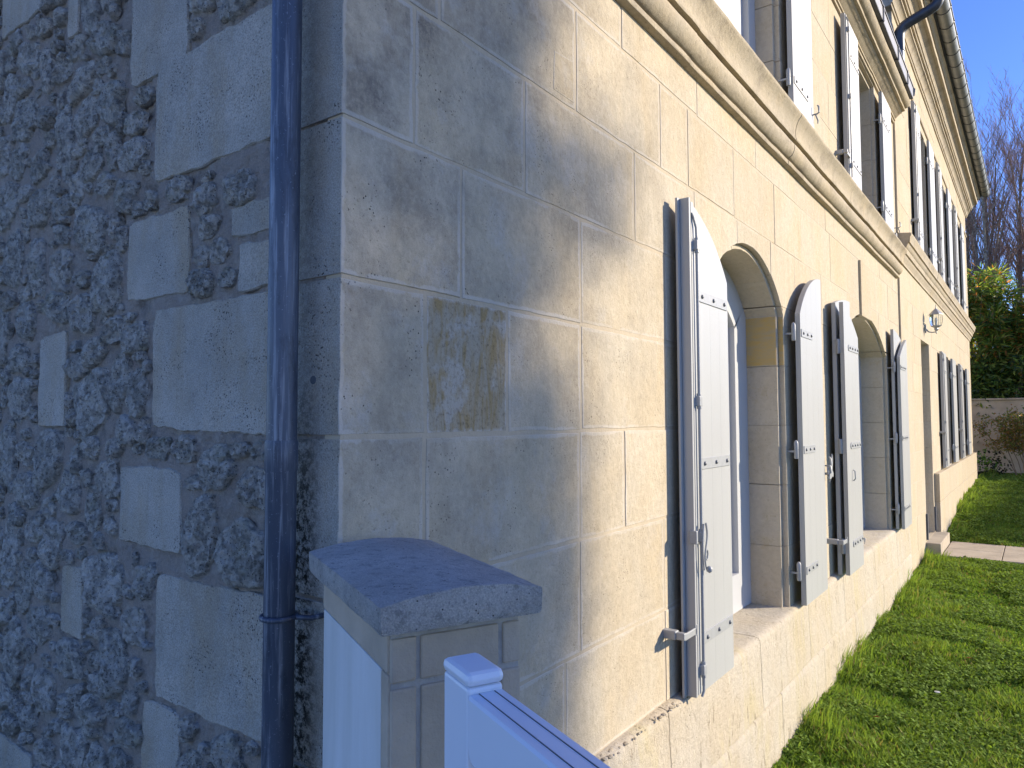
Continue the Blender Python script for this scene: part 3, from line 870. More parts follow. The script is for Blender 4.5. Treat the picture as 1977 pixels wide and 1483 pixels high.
# window frames -------------------------------------------------------------
def window_frame(house, o, x, z0=None, w=.13, blind=False, arch=True, sillbar=True, name='window'):
    z0 = o.zb if z0 is None else z0
    top = arch_fn(o.yl, o.yr, o.spring, o.rise)
    n = 24
    outl = [(o.yl, z0)] + [(o.yr, z0)] + [(o.yr - (o.yr - o.yl) * i / n, top(o.yr - (o.yr - o.yl) * i / n)) for i in range(n + 1)]
    if o.rise <= 0: outl = [(o.yl, z0), (o.yr, z0), (o.yr, o.spring), (o.yl, o.spring)]
    inn = inset(outl, w)
    fr = MB(); k = len(outl)
    V = [(x - .06, a, b) for a, b in outl] + [(x, a, b) for a, b in outl] + [(x, a, b) for a, b in inn] + [(x - .06, a, b) for a, b in inn]
    Fq = []
    for (r0, r1) in ((0, 1), (1, 2), (2, 3)):
        for i in range(k): Fq.append((r0 * k + i, r0 * k + (i + 1) % k, r1 * k + (i + 1) % k, r1 * k + i))
    fr.add(V, Fq)
    w_ = fr.build(name, M['frame'], house)
    c = (o.yl + o.yr) / 2
    fm = MB(); fm.box((x - .05, c - .045, z0 + w), (x - .008, c + .045, top(c) - w), bev=.006)
    zz = z0 + (top(c) - z0) * .42
    fm.box((x - .045, o.yl + w, zz - .02), (x - .012, c - .046, zz + .02)); fm.box((x - .045, c + .046, zz - .02), (x - .012, o.yr - w, zz + .02))
    if not blind: fm.build('glazing_bar', M['frame'], w_)
    p = MB(); p.add([(x - .035, o.yl + .02, z0 + .02), (x - .035, o.yr - .02, z0 + .02), (x - .035, o.yr - .02, o.spring - .02), (x - .035, o.yl + .02, o.spring - .02)], [(0, 1, 2, 3)])
    if o.rise > 0:
        nn = 12; vs = [(x - .035, a, b) for a, b in [(o.yl + .02 + (o.yr - o.yl - .04) * i / nn, top(o.yl + .02 + (o.yr - o.yl - .04) * i / nn) - .02) for i in range(nn + 1)]]
        p.add(vs + [(x - .035, o.yr - .02, o.spring - .0205), (x - .035, o.yl + .02, o.spring - .0205)], [tuple(range(nn + 3))])
    p.build('pane', M['frame'] if blind else M['pane'], w_)
    if sillbar:
        sb = MB(); sb.box((x + .001, o.yl + .01, z0 + .012), (x + .055, o.yr - .03, z0 + .05), bev=.006); sb.build('sill', M['frame'], w_)
    return w_
window_frame(near_house, W1, -.20, w=.2, blind=True, sillbar=False)
window_frame(near_house, W2, -.22, w=.2, blind=True, sillbar=False)
window_frame(near_house, U1, -.13, w=.12, blind=True)
window_frame(near_house, U2, -.16, w=.09)

# shutters -------------------------------------------------------------------
def leaf(house, yh, sgn, w, top, z0, xb, th=.030, nb=4, straps=(2.14, 1.475, .80), strap_len=.34, detail=2, bolts=3, slope=0.0, lab=None):
    """yh hinge position, sgn direction away from the opening, top(s) height at distance s from the hinge; front at xb+th"""
    n = 16
    def pol(s0, s1, zo=0.0, k=None):
        k = k or max(2, int((s1 - s0) / w * n))
        pts = [(yh + sgn * s0, z0 + zo), (yh + sgn * s1, z0 + zo)] + [(yh + sgn * (s1 + (s0 - s1) * i / k), top(s1 + (s0 - s1) * i / k) - zo) for i in range(k + 1)]
        return pts if sgn > 0 else pts[::-1]
    sh = stone_mesh('shutter', [(pol(0.0, w), xb + th - .0012, xb, False)], M['paint'], house, jit=0, bev=.0012)
    for i in range(nb):
        a = w * i / nb + (.0 if i == 0 else .0001); b = w * (i + 1) / nb - (.0 if i == nb - 1 else .0001)
        stone_mesh('board', [(pol(a, b, .0006), xb + th, xb + th - .0028, False)], M['paint'], sh, jit=0, bev=.0002)
    if detail >= 1:
        for z in straps:
            x0 = xb + th + .0002; L = strap_len; e = yh + sgn * .012
            zz = z
            pts = [(e, zz - .022), (e + sgn * (L - .02), zz - .022), (e + sgn * (L - .006), zz - .016), (e + sgn * L, zz), (e + sgn * (L - .006), zz + .016), (e + sgn * (L - .02), zz + .022), (e, zz + .022)]
            if sgn < 0: pts = pts[::-1]
            sp = stone_mesh('strap_hinge', [(pts, x0 + .004, x0, False)], M['paint_metal'], sh, jit=0, bev=.0009)
            if detail >= 1:
                for k in range(bolts):
                    yy = e + sgn * (.04 + (L - .085) * k / (bolts - 1))
                    b_ = MB(); b_.lathe([(.0085, 0), (.0085, .003), (.006, .006), (.002, .0075)], (0, 0, 0), 10)
                    b_.v = [(x0 + .004 + z_, yy + x_, zz + y_) for (x_, y_, z_) in b_.v]
                    b_.build('bolt', M['zinc_bolt'], sh)
    return sh

def pintle(house, x, y, z, arm=-.03):
    m = MB(); m.lathe([(.0, -.05), (.010, -.048), (.0125, -.04), (.0125, .0), (.0115, .001), (.0115, .003), (.0125, .004), (.0125, .04), (.009, .05), (.004, .056)], (x, y, z), 12)
    m.box((-.01, y - .006, z - .012), (x, y + .006, z - .002))
    return m.build('hinge_pin', M['paint_metal'], house, smooth=40)

t1 = arch_fn(W1.yl - .035, W1.yr + .035, 2.235, .285)
def T1(s, yh=W1.yl - .02): return t1(W1.yl - .035 + s)
sl = leaf(near_house, 2.085, -1, .42, lambda s: min(t1(2.07 + s), 2.52), .60, .035, th=.034, straps=(2.14, 1.475, .80), strap_len=.335)
# rebated meeting edge of the first leaf with the lock rod
m = MB(); m.box((.030, 1.628, .603), (.040, 1.668, 2.512), bev=.0015); m.box((.0405, 1.650, .606), (.078, 1.6648, 2.512), bev=.0015); m.build('meeting_stile', M['paint'], sl)
m = MB(); m.box((.0695, 1.672, .61), (.0775, 1.697, 2.50), bev=.002); m.build('cover_strip', M['paint'], sl)
m = MB()
m.tube([(.087, 1.700, .64), (.087, 1.700, 2.36)], .0062, 10)
m.tube([(.087, 1.700, 2.36), (.087, 1.697, 2.40), (.083, 1.680, 2.44), (.079, 1.672, 2.455)], .0055, 8)
m.tube([(.087, 1.700, .66), (.087, 1.700, .62), (.083, 1.690, .60)], .0055, 8)
rod = m.build('lock_rod', M['paint_metal'], sl, smooth=40)
for z in (2.33, 1.72, 1.20, .70):
    m = MB(); m.box((.0695, 1.685, z - .020), (.096, 1.716, z + .020), bev=.004); m.lathe([(.009, -.03), (.0095, -.026), (.0095, .026), (.009, .03)], (.087, 1.700, z), 10); m.build('rod_bracket', M['paint_metal'], sl)
m = MB()   # scrolled handle
for k in (0, 1):
    y0_ = 1.700 + (.018 if k else -.004)
    pts = [(.098, y0_ + .012 * math.sin(i / 14 * PI * (2 if k else 1)) * (1 if k else -1), 1.25 - .0125 * i) for i in range(15)]
    m.tube(pts, [.0045 - .0001 * i for i in range(15)], 8)
m.tube([(.098, 1.722 + .012 * math.cos(a / 8 * 2 * PI), 1.13 + .02 * math.sin(a / 8 * 2 * PI)) for a in range(9)], .0035, 8)
m.lathe([(.002, -.014), (.011, -.008), (.013, 0), (.010, .008), (.003, .013)], (.108, 1.722, 1.075), 12)
m.build('handle', M['paint_metal'], sl, smooth=40)
m = MB(); m.box((.062, 1.640, 1.178), (.092, 1.656, 1.228), bev=.003); m.build('latch_keeper', M['paint_metal'], sl)
sr = leaf(near_house, 3.262, 1, .50, lambda s: min(t1(3.18 - s * 1.05), 2.52), .61, .045, th=.028, straps=(2.14, 1.475, .80), strap_len=.26)
for z in (2.14, 1.475, .80): pintle(near_house, .045, 3.225, z)
t2 = arch_fn(W2.yl - .035, W2.yr + .035, 2.235, .28)
def fold(yh, sgn, jl, jsgn, nm=None):
    w = .47
    a = leaf(near_house, yh + sgn * .018, sgn, w, lambda s: t2(jl + jsgn * s) - .01, .61, .082, th=.026, straps=(2.14, 1.465, .80), strap_len=.34, bolts=4)
    b = leaf(near_house, yh + sgn * .018, sgn, w, lambda s: t2(jl + jsgn * (2 * w - s)) - .01, .61, .033, th=.026, straps=())
    for z in (2.14, 1.465, .80):
        m = MB(); m.lathe([(.010, -.05), (.012, -.046), (.012, -.018), (.0105, -.017), (.0105, -.015), (.012, -.014), (.012, .014), (.0105, .015), (.0105, .017), (.012, .018), (.012, .046), (.010, .05)], (.070, yh + sgn * (w + .022), z), 12)
        m.box((.034, yh + sgn * (w + .019), z - .045), (.108, yh + sgn * (w + .0215), z + .045)); m.build('fold_hinge', M['paint_metal'], a, smooth=40)
    return a, b
fl = fold(4.72, -1, 4.72, 1)
frr = fold(6.66, 1, 6.62, -1)
for z in (2.14, 1.465, .80): pintle(near_house, .06, 6.650, z)
m = MB(); m.tube([(.112, 4.40, 1.30), (.122, 4.40, 1.29), (.124, 4.40, 1.24), (.112, 4.40, 1.225)], .004, 8); m.build('pull_handle', M['paint_metal'], fl[0])

def holdback(house, y, z, sgn, lead=.10, xf=.075):
    """wall bracket with a pivoting arm across the shutter edge"""
    m = MB(); m.box((-.01, y - .016, z - .012), (xf - .02, y + .016, z + .020), bev=.004)
    m.box((xf - .02, y - .012, z - .010), (xf + .012, y + .010, z + .016), bev=.003)
    m.box((xf + .0005, y + .008 * sgn, z - .016), (xf + .008, y + sgn * lead, z + .010), bev=.003)
    m.box((xf - .002, y + sgn * (lead - .004), z - .022), (xf + .010, y + sgn * (lead + .006), z + .022), bev=.003)
    return m.build('shutter_stop', M['paint_metal'], house)
holdback(near_house, 1.545, .855, 1, lead=.115, xf=.070)
def stay(house, y, z, sgn=1, x=.08):
    m = MB()
    m.tube([(0, y, z), (x + .01, y, z), (x + .022, y, z + .008), (x + .02, y, z + .045), (x + .012, y, z + .055)], [.005, .005, .0055, .006, .004], 8)
    m.tube([(x, y + .002, z), (x + .01, y + sgn * .02, z - .035), (x + .008, y + sgn * .022, z - .055)], [.005, .005, .003], 8)
    return m.build('shutter_stop', M['paint_metal'], house, smooth=40)
stay(near_house, 3.785, 1.31); stay(near_house, 3.79, 1.36, -1)
m = MB()    # cast fleur shaped stop beyond the second shutter
fle = [(3.772, 1.28), (3.80, 1.275), (3.84, 1.29), (3.87, 1.285), (3.875, 1.31), (3.85, 1.33), (3.862, 1.365), (3.868, 1.40), (3.86, 1.43), (3.848, 1.40), (3.83, 1.36), (3.80, 1.33), (3.78, 1.31)]
stone_mesh('shutter_stop', [(fle, .098, .090, False)], M['paint_metal'], near_house, jit=0, bev=.001)
m.box((0, 3.82, 1.30), (.089, 3.835, 1.315)); m.build('stop_arm', M['paint_metal'], near_house)
holdback(near_house, 3.99, .86, 1, lead=.12, xf=.112)
# little bumpers standing on the sill
def sill_peg(x, y, z):
    m = MB(); m.lathe([(.003, 0), (.003, .02), (.0065, .022), (.0075, .05), (.004, .055)], (x, y, z), 10); return m.build('sill_peg', M['paint_metal'], near_house, smooth=40)
sill_peg(-.030, 2.315, .606); sill_peg(-.05, 5.62, .606); sill_peg(.005, 5.05, .606)

# upper shutters
def upair(house, o, lw, z1, xb=.035, sg=True, straps=None, w=None, detail=1, both=True, rodded=True):
    z0 = o.zb + .015
    straps = straps or (o.zb + .25, o.zb + 1.15)
    L = leaf(house, o.yl - .03, -1, lw, lambda s: z1, z0, xb, th=.030, nb=4, straps=straps, strap_len=lw * .72, detail=detail)
    Rr = leaf(house, o.yr + .055, 1, lw, lambda s: z1, z0, xb, th=.030, nb=4, straps=straps, strap_len=lw * .72, detail=detail)
    m = MB(); yy = o.yl - .03 - lw
    m.box((xb + .0302, yy + .012, z0 + .01), (xb + .038, yy + .03, z1 - .01), bev=.002); m.build('cover_strip', M['paint'], L)
    m = MB(); m.tube([(xb + .047, yy + .038, z0 + .03), (xb + .047, yy + .038, z1 - .06)], .006, 8)
    m.tube([(xb + .047, yy + .038, z1 - .06), (xb + .04, yy + .02, z1 - .03)], .005, 8)
    m.build('lock_rod', M['paint_metal'], L, smooth=40)
    for z in (z0 + .12, z0 + .65, z1 - .12):
        m = MB(); m.box((xb + .0303, yy + .026, z - .018), (xb + .056, yy + .050, z + .018), bev=.003); m.build('rod_bracket', M['paint_metal'], L)
    for z in straps: pintle(house, .045, o.yr + .025, z)
    return L, Rr
upair(near_house, U1, .46, 4.72, straps=(3.62, 4.35))
upair(near_house, U2, .50, 4.72, straps=(3.62, 4.45))
stay(near_house, 3.715, 3.56, 1); stay(near_house, 7.03, 3.56, 1); holdback(near_house, 4.68, 3.62, 1, lead=.10, xf=.068)
holdback(near_house, 3.70, 3.50, 1, lead=.06, xf=.05); holdback(near_house, 7.05, 3.50, 1, lead=.05, xf=.05)

# ------------------------------------------------------------------ far house
far_house = empty('stone_house', (0, 7.5, 0))
tag(far_house, 'taller cream limestone house with heavy cornice and a doorway adjoining beyond the first house', 'house')
def chld(o):     # keep world placement of children of an Empty that is not at the origin
    for c in list(o.children): c.location = c.location - o.location
XB = .02
Dr = Opening(9.05, 9.86, .17, 2.62, 0, rab=0, rabd=0, depth=.16)
G1 = Opening(11.5, 12.4, .935, 2.62, 0, rab=0, rabd=0, depth=.16)
G2 = Opening(14.4, 15.3, .935, 2.62, 0, rab=0, rabd=0, depth=.16)
U3 = Opening(9.2, 10.06, 3.64, 5.45, 0, rab=0, rabd=0, depth=.16)
U4 = Opening(11.76, 12.6, 3.64, 5.45, 0, rab=0, rabd=0, depth=.16)
U5 = Opening(14.38, 15.24, 3.64, 5.45, 0, rab=0, rabd=0, depth=.16)
opsB = [Dr, G1, G2, U3, U4, U5]
crsB = [(-.2, .17), (.17, .55), (.55, .935), (.935, 1.27), (1.27, 1.61), (1.61, 1.95), (1.95, 2.29), (2.29, 2.62), (2.62, 2.96), (2.96, 3.32), (3.62, 3.98), (3.98, 4.35), (4.35, 4.72), (4.72, 5.09), (5.09, 5.45), (5.45, 5.80), (5.80, 6.10)]
facB, nB = masonry(far_house, None, crsB, opsB, 7.485, 17.2, {}, M['stone_far'], x=XB, fine_to=0, rnd_w=(.62, 1.0), gap=.003)
profB = [(-.04, 3.305), (.034, 3.305), (.037, 3.325), (.030, 3.328), (.034, 3.34), (.050, 3.365), (.060, 3.385), (.062, 3.395), (.055, 3.40), (.075, 3.405), (.080, 3.43), (.083, 3.45), (.090, 3.455), (.100, 3.475), (.108, 3.495), (.101, 3.50), (.122, 3.505), (.128, 3.56), (.138, 3.575), (.140, 3.60), (-.04, 3.625)]
moulding('string_course', profB, 7.50, 17.3, M['mould_far'], far_house, .2, .0012, 1.0)
m = MB(); m.sweep([(-.02, 5.560), (.034, 5.560), (.040, 5.568), (.040, 5.590), (.030, 5.598), (-.02, 5.6)], 7.50, 17.22, n=4); m.build('architrave_band', M['mould_far'], far_house)
profE = [(-.05, 6.03), (.035, 6.03), (.040, 6.05), (.026, 6.053), (.050, 6.058), (.056, 6.085), (.070, 6.112), (.094, 6.136), (.104, 6.140), (.088, 6.146), (.106, 6.150), (.106, 6.182), (.092, 6.186), (.128, 6.190), (.134, 6.205), (.120, 6.210), (.146, 6.216), (.154, 6.245), (.170, 6.270), (.200, 6.288), (.212, 6.292), (.196, 6.298), (.246, 6.302), (.250, 6.368),
         (.236, 6.373), (.262, 6.378), (.270, 6.40), (.288, 6.423), (.302, 6.428), (.304, 6.45), (-.05, 6.46)]
moulding('cornice', profE, 7.36, 17.42, M['mould_far'], far_house, .2, .0018, 1.1)
m = MB(); m.sweep([(.05, 6.463), (.31, 6.463), (.325, 6.475), (.325, 6.49), (.05, 6.50)], 7.36, 17.45); m.build('eaves_board', M['slate'], far_house)
# roof tiles at the eaves
m = MB()
for i in range(58):
    y = 7.45 + i * .172
    pts = []
    nT = 6
    for k in range(nT + 1):
        a = PI * k / nT
        pts.append((math.cos(a) * .082, math.sin(a) * .045))
    for (x_, dz) in ((.345 + rnd.uniform(-.01, .01), 0),):
        vs = [(x_, y + .085 + p, 6.496 + q) for p, q in pts] + [(-.4, y + .085 + p, 6.496 + q + .30) for p, q in pts]
        vs += [(x_, y + .085 + p * .8, 6.496 + q * .72) for p, q in pts] + [(-.4, y + .085 + p * .8, 6.496 + q * .72 + .30) for p, q in pts]
        n1 = nT + 1
        fs = [(k, k + 1, n1 + k + 1, n1 + k) for k in range(nT)] + [(2 * n1 + k, 3 * n1 + k, 3 * n1 + k + 1, 2 * n1 + k + 1) for k in range(nT)] + [(k, 2 * n1 + k, 2 * n1 + k + 1, k + 1) for k in range(nT)]
        t_ = MB(); t_.add(vs, fs); t_.build('roof_tile', M['tile'], far_house)
m = MB(); m.add([(.30, 7.4, 6.49), (.30, 17.4, 6.49), (-3.8, 17.4, 8.6), (-3.8, 7.4, 8.6), (-8.0, 17.4, 6.4), (-8.0, 7.4, 6.4)], [(0, 1, 2, 3), (3, 2, 4, 5)])
m.add([(.0, 7.502, 6.46), (-3.8, 7.502, 8.58), (-7.6, 7.502, 6.4)], [(0, 1, 2)]); m.add([(.0, 17.19, 6.46), (-3.8, 17.19, 8.58), (-7.6, 17.19, 6.4)], [(0, 2, 1)])
m.build('roof', M['tile'], far_house)
m = MB(); m.box((-7.6, 7.5, -.2), (-.04, 7.8, 6.46)); m.box((-7.6, 16.9, -.2), (-.035, 17.19, 6.46)); m.box((-7.6, 7.8, -.2), (-7.4, 16.9, 6.46)); m.build('side_wall', M['wall_far'], far_house)
# half round gutter with brackets
def half_round(y0, y1, cx, cz, r, n=10):
    mb = MB(); vs = []; fs = []
    angs = [PI + PI * k / n for k in range(n + 1)]
    for y in (y0, y1):
        for a in angs: vs.append((cx + r * math.cos(a), y, cz + r * math.sin(a)))
        for a in angs: vs.append((cx + (r - .003) * math.cos(a), y, cz + (r - .003) * math.sin(a)))
    q = n + 1
    for k in range(n):
        fs += [(k, k + 1, 2 * q + k + 1, 2 * q + k), (q + k, 3 * q + k, 3 * q + k + 1, q + k + 1)]
    fs += [tuple(range(q)), tuple(2 * q + k for k in range(q))]
    mb.add(vs, fs); return mb
m = half_round(7.35, 17.5, .395, 6.52, .078)
m.tube([(.476, 7.35, 6.523), (.476, 17.5, 6.523)], .009, 8)
gut = m.build('gutter', M['gutter'], far_house, smooth=50)
for i in range(26):
    y = 7.55 + i * .395
    m = MB(); pts = [(.395 + .0815 * math.cos(PI + PI * k / 12), y, 6.52 + .0815 * math.sin(PI + PI * k / 12)) for k in range(13)]
    m.tube(pts, .0045, 5); m.box((.470, y - .008, 6.515), (.488, y + .008, 6.54)); m.build('gutter_bracket', M['zinc_dark'], gut)
# ground floor plinth of the far house
pb = MB(); pb.box((XB - .01, 10.0, -.2), (XB + .04, 17.21, .90)); pb = pb.build('plinth', M['mortar'], far_house)
ys_ = [9.98, 11.0, 12.1, 13.1, 14.3, 15.3, 16.3, 17.22]
for i in range(len(ys_) - 1):
    for (a, b) in ((-.2, .55), (.554, .925)):
        off = 0 if a < 0 else .35
        y_a = ys_[i] + (off if i else 0); y_b = min(ys_[i + 1] + off, 17.22)
        m = MB(); m.box((XB - .03, y_a + .002, a), (XB + .062, y_b - .002, b), bev=.004); m.build('plinth_stone', M['stone_far'], pb)
for o in (G1, G2, U3, U4, U5): window_frame(far_house, o, XB - .13, w=.07, sillbar=False)
for o in (G1, G2): upair(far_house, o, .60, 2.61, xb=.045, straps=(o.zb + .25, o.zb + 1.4), rodded=True)
for o in (U3, U4, U5):
    upair(far_house, o, .57, 5.44, xb=.045, straps=(3.90, 5.15)); holdback(far_house, o.yl - .66, 3.98, 1, lead=.12, xf=.09); holdback(far_house, o.yr + .58, 3.86, 1, lead=.10, xf=.09)
for o in (G1, G2): holdback(far_house, o.yl - .69, 1.45, 1, lead=.12, xf=.09)
# front door set back in its opening
m = MB(); m.box((-.20, 9.055, .17), (-.14, 9.855, 2.615)); dr = m.build('door', M['paint'], far_house)
for (a, b) in ((.30, 1.0), (1.1, 1.75), (1.85, 2.5)):
    m = MB(); m.box((-.1395, 9.16, a), (-.13, 9.75, b), bev=.008); m.build('panel', M['paint'], dr)
m = MB(); m.box((-.1395, 9.78, 1.10), (-.125, 9.82, 1.28)); m.tube([(-.12, 9.80, 1.2), (-.09, 9.80, 1.2), (-.09, 9.72, 1.2)], .007, 8); m.build('handle', M['zinc_bolt'], dr)
m = MB(); m.box((-.2, 8.92, -.05), (.175, 9.98, .168), bev=.008); m.build('door_step', M['path'], far_house)
for (a, b) in ((8.99, 9.035), (9.875, 9.92)):
    m = MB(); m.box((XB + .001, a, .19), (XB + .022, b, .50)); m.build('flood_rail', M['slate'], far_house)
chld(far_house)

# ------------------------------------------------------------------ path
path = MB(); path.box((.17, 8.93, -.2), (6.0, 10.13, .018)); path = path.build('path', M['path_joint']); tag(path, kind='structure')
for i in range(10):
    for j in range(2):
        x0_, y0_ = .18 + i * .585, 8.93 + j * .60
        m = MB(); m.box((x0_ + .004, y0_ + .004, -.02), (x0_ + .58, y0_ + .595, .034 + rnd.uniform(-.002, .003)), bev=.004); m.build('paving_slab', M['path'], path)

# ------------------------------------------------------------------ gate pillar
E1 = Vector((.104, .223, 0)).normalized(); E2 = Vector((-.409, .205, 0)).normalized()
P0 = Vector((.442, -.302, 0))
MP = Matrix(((E1.x, E2.x, 0, P0.x), (E1.y, E2.y, 0, P0.y), (0, 0, 1, 0), (0, 0, 0, 1)))     # u along E1 (0-.246), v along E2 (0-.458)
pil = empty('gate_pillar', (0, 0, 0)); tag(pil, 'short masonry gate pillar with grey overhanging capstone beside the house corner', 'pillar')
uw, vw = .246, .458
m = MB(); m.box((.026, .036, -.05), (uw - .022, vw - .03, 1.385), M=MP); core = m.build('pillar_core', M['pier_mortar'], pil)
# capstone with crowned top, drip groove underneath
nu, nv = 22, 30; V = []; Fq = []
def capz(u, v):
    q = (u / uw) * 2 - 1
    return 1.405 + .014 * (1 - q * q) ** 1.0 if abs(q) < 1 else 1.405
for i in range(nu + 1):
    for j in range(nv + 1):
        u, v = uw * i / nu, vw * j / nv
        p = MP @ Vector((u, v, 0)); nz = mnoise.noise(Vector((u * 30, v * 30, 2))) * .0016 + mnoise.noise(Vector((u * 110, v * 110, 2))) * .0007
        V.append((p.x, p.y, capz(u, v) + nz))
for i in range(nu):
    for j in range(nv): Fq.append((i * (nv + 1) + j, (i + 1) * (nv + 1) + j, (i + 1) * (nv + 1) + j + 1, i * (nv + 1) + j + 1))
b0 = len(V)
# border rings going down
per = [(i, 0) for i in range(nu)] + [(nu, j) for j in range(nv)] + [(nu - i, nv) for i in range(nu)] + [(0, nv - j) for j in range(nv)]
def ring(zf, ins):
    s0 = len(V)
    for (i, j) in per:
        u, v = uw * i / nu, vw * j / nv
        uu = min(max(u, ins), uw - ins); vv = min(max(v, ins), vw - ins)
        p = MP @ Vector((uu, vv, 0)); nn = mnoise.noise(Vector((u * 40, v * 40, zf * 50))) * .0008
        V.append((p.x + nn, p.y + nn, zf + nn if ins or zf < 1.40 else capz(u, v)))
    return s0
rs = [None]
top_ids = [i * (nv + 1) + j for (i, j) in per]
zl = [(1.398, .0), (1.372, .0005), (1.367, .003), (1.367, .014), (1.377, .017), (1.377, .027), (1.368, .030), (1.368, .06)]
prev = top_ids; npn = len(per)
for (zf, ins) in zl:
    s0 = ring(zf, ins); cur = [s0 + k for k in range(npn)]
    for k in range(npn): Fq.append((prev[k], prev[(k + 1) % npn], cur[(k + 1) % npn], cur[k]))
    prev = cur
Fq.append(tuple(prev))
m = MB(); m.add(V, Fq); m.build('capstone', M['cap'], pil, smooth=38)
# facing stones of the gate side (u = uw side): proud of the mortar
def facing_u(v0, v1, z0, z1, u=uw - .036, name='pillar_stone', mat='pier', pr=.004):
    m = MB(); m.box((u - .02, v0, z0), (u + pr, v1, z1), bev=.0025, M=MP); return m.build(name, M[mat], pil)
# visible right hand face is the u-direction face at v = .036 (towards the gate)
def face_v(u0, u1, z0, z1, name='pillar_stone', mat='pier', pr=.004):
    m = MB(); m.box((u0, .036 - pr, z0), (u1, .06, z1), bev=.003, M=MP); return m.build(name, M[mat], pil)
for (z0, z1, cuts) in ((1.292, 1.352, ((.024, .062), (.067, .190), (.196, .226))), (1.155, 1.284, ((.024, .062), (.068, .188), (.194, .226))), (1.02, 1.148, ((.024, .09), (.096, .226))), (.85, 1.013, ((.024, .062), (.068, .226))), (.65, .843, ((.024, .10), (.106, .226))), (.40, .643, ((.024, .062), (.068, .226))), (.0, .393, ((.024, .12), (.126, .226)))):
    for (a, b) in cuts: face_v(a + .001, b, z0, z1)
# house side face: stone band on top and whitewashed panel
m = MB(); m.box((.021, .040, 1.305), (.05, vw - .03, 1.366), bev=.003, M=MP); m.build('pillar_band', M['pier'], pil)
m = MB(); m.box((.022, .070, .0), (.05, vw - .03, 1.303), bev=.002, M=MP); m.build('whitewashed_panel', M['whitewash'], pil)
m = MB(); m.box((.0215, .037, .0), (.05, .068, 1.303), bev=.003, M=MP); m.build('corner_stone', M['pier'], pil)

# ------------------------------------------------------------------ gate
GD = Vector((.900, -.436, 0)).normalized(); GN = Vector((.436, .900, 0)).normalized()
gl = Vector((.522, -.275, 0))
MG = Matrix(((GD.x, GN.x, 0, gl.x), (GD.y, GN.y, 0, gl.y), (0, 0, 1, 0), (0, 0, 0, 1)))
gate = empty('garden_gate', (0, 0, 0)); tag(gate, 'white vinyl garden gate with capped end post and top rail in shade', 'gate')
m = MB(); m.box((.003, .003, .05), (.077, .050, 1.335), bev=.004, M=MG); m.build('post', M['vinyl'], gate)
m = MB(); m.box((.001, .001, 1.3352), (.079, .052, 1.352), bev=.0075, M=MG); m.build('post_cap', M['vinyl'], gate)
def rail(z0, z1, u0=.078, u1=1.15, nm='rail', vo=.0):
    prof = []   # rounded lower left corner, box in v
    m = MB(); r = .018; pts = [(u0 + r + r * math.cos(a), z0 + r + r * math.sin(a)) for a in [PI + k * PI / 10 for k in range(6)]] + [(u1, z0), (u1, z1), (u0, z1)]
    n = len(pts); v0, v1 = .002 + vo, .051 - vo; b_ = .003
    rings = [([(u, z) for u, z in inset(pts, b_)], v0), (pts, v0 + b_), (pts, v1 - b_), (inset(pts, b_), v1)]
    vs = [MG @ Vector((u, v, z)) for rr, v in rings for (u, z) in rr]
    fs = [tuple(range(n)), tuple(3 * n + k for k in range(n))[::-1]]
    for q in range(3):
        for k in range(n): fs.append((q * n + k, q * n + (k + 1) % n, (q + 1) * n + (k + 1) % n, (q + 1) * n + k))
    m.add(vs, fs); o_ = m.build(nm, M['vinyl'], gate)
    return o_
tr = rail(1.252, 1.328)
for v in (.017, .0375):
    m = MB(); m.box((.0785, v - .0006, 1.3272), (1.15, v + .0006, 1.3286), M=MG); m.build('seam', M['vinyl_gap'], tr)
for k in range(6): rail(1.235 - .17 * (k + 1) + .0, 1.235 - .17 * k - .004, vo=.012, nm='panel_board')
m = MB(); m.box((1.151, .003, .05), (1.24, .052, 1.335), bev=.004, M=MG); m.build('post', M['vinyl'], gate)
m = MB(); m.box((1.148, 0, 1.336), (1.244, .055, 1.352), bev=.006, M=MG); m.build('post_cap', M['vinyl'], gate)

# ------------------------------------------------------------------ downpipe on the gable
dp = empty('downpipe', (0, 0, 0)); tag(dp, 'dark blue grey downpipe running down the rubble gable next to the corner', 'downpipe')
m = MB()
def pc(z): return (-.107 - (3.4 - z) * .001, -.058, z)
m.tube([pc(4.9), pc(1.59)], .0305, 28); m.build('upper_pipe', M['pipe'], dp, smooth=60)
m = MB(); m.tube([pc(1.61), pc(1.605), pc(1.55), pc(1.545), pc(-.1)], [.0322, .0332, .0332, .0310, .0310], 28); m.build('lower_pipe', M['pipe'], dp, smooth=60)
m = MB(); c = pc(1.255)
m.tube([(c[0] + .0345 * math.cos(a), c[1] + .0345 * math.sin(a), c[2]) for a in [2 * PI * k / 28 for k in range(29)]], .0055, 8, cap=False)
m.tube([(c[0] + .031, c[1] + .015, c[2]), (c[0] + .065, c[1] + .03, c[2]), (c[0] + .07, .02, c[2])], .0055, 8); m.build('pipe_clip', M['pipe'], dp, smooth=60)
m = MB(); c = pc(2.9)

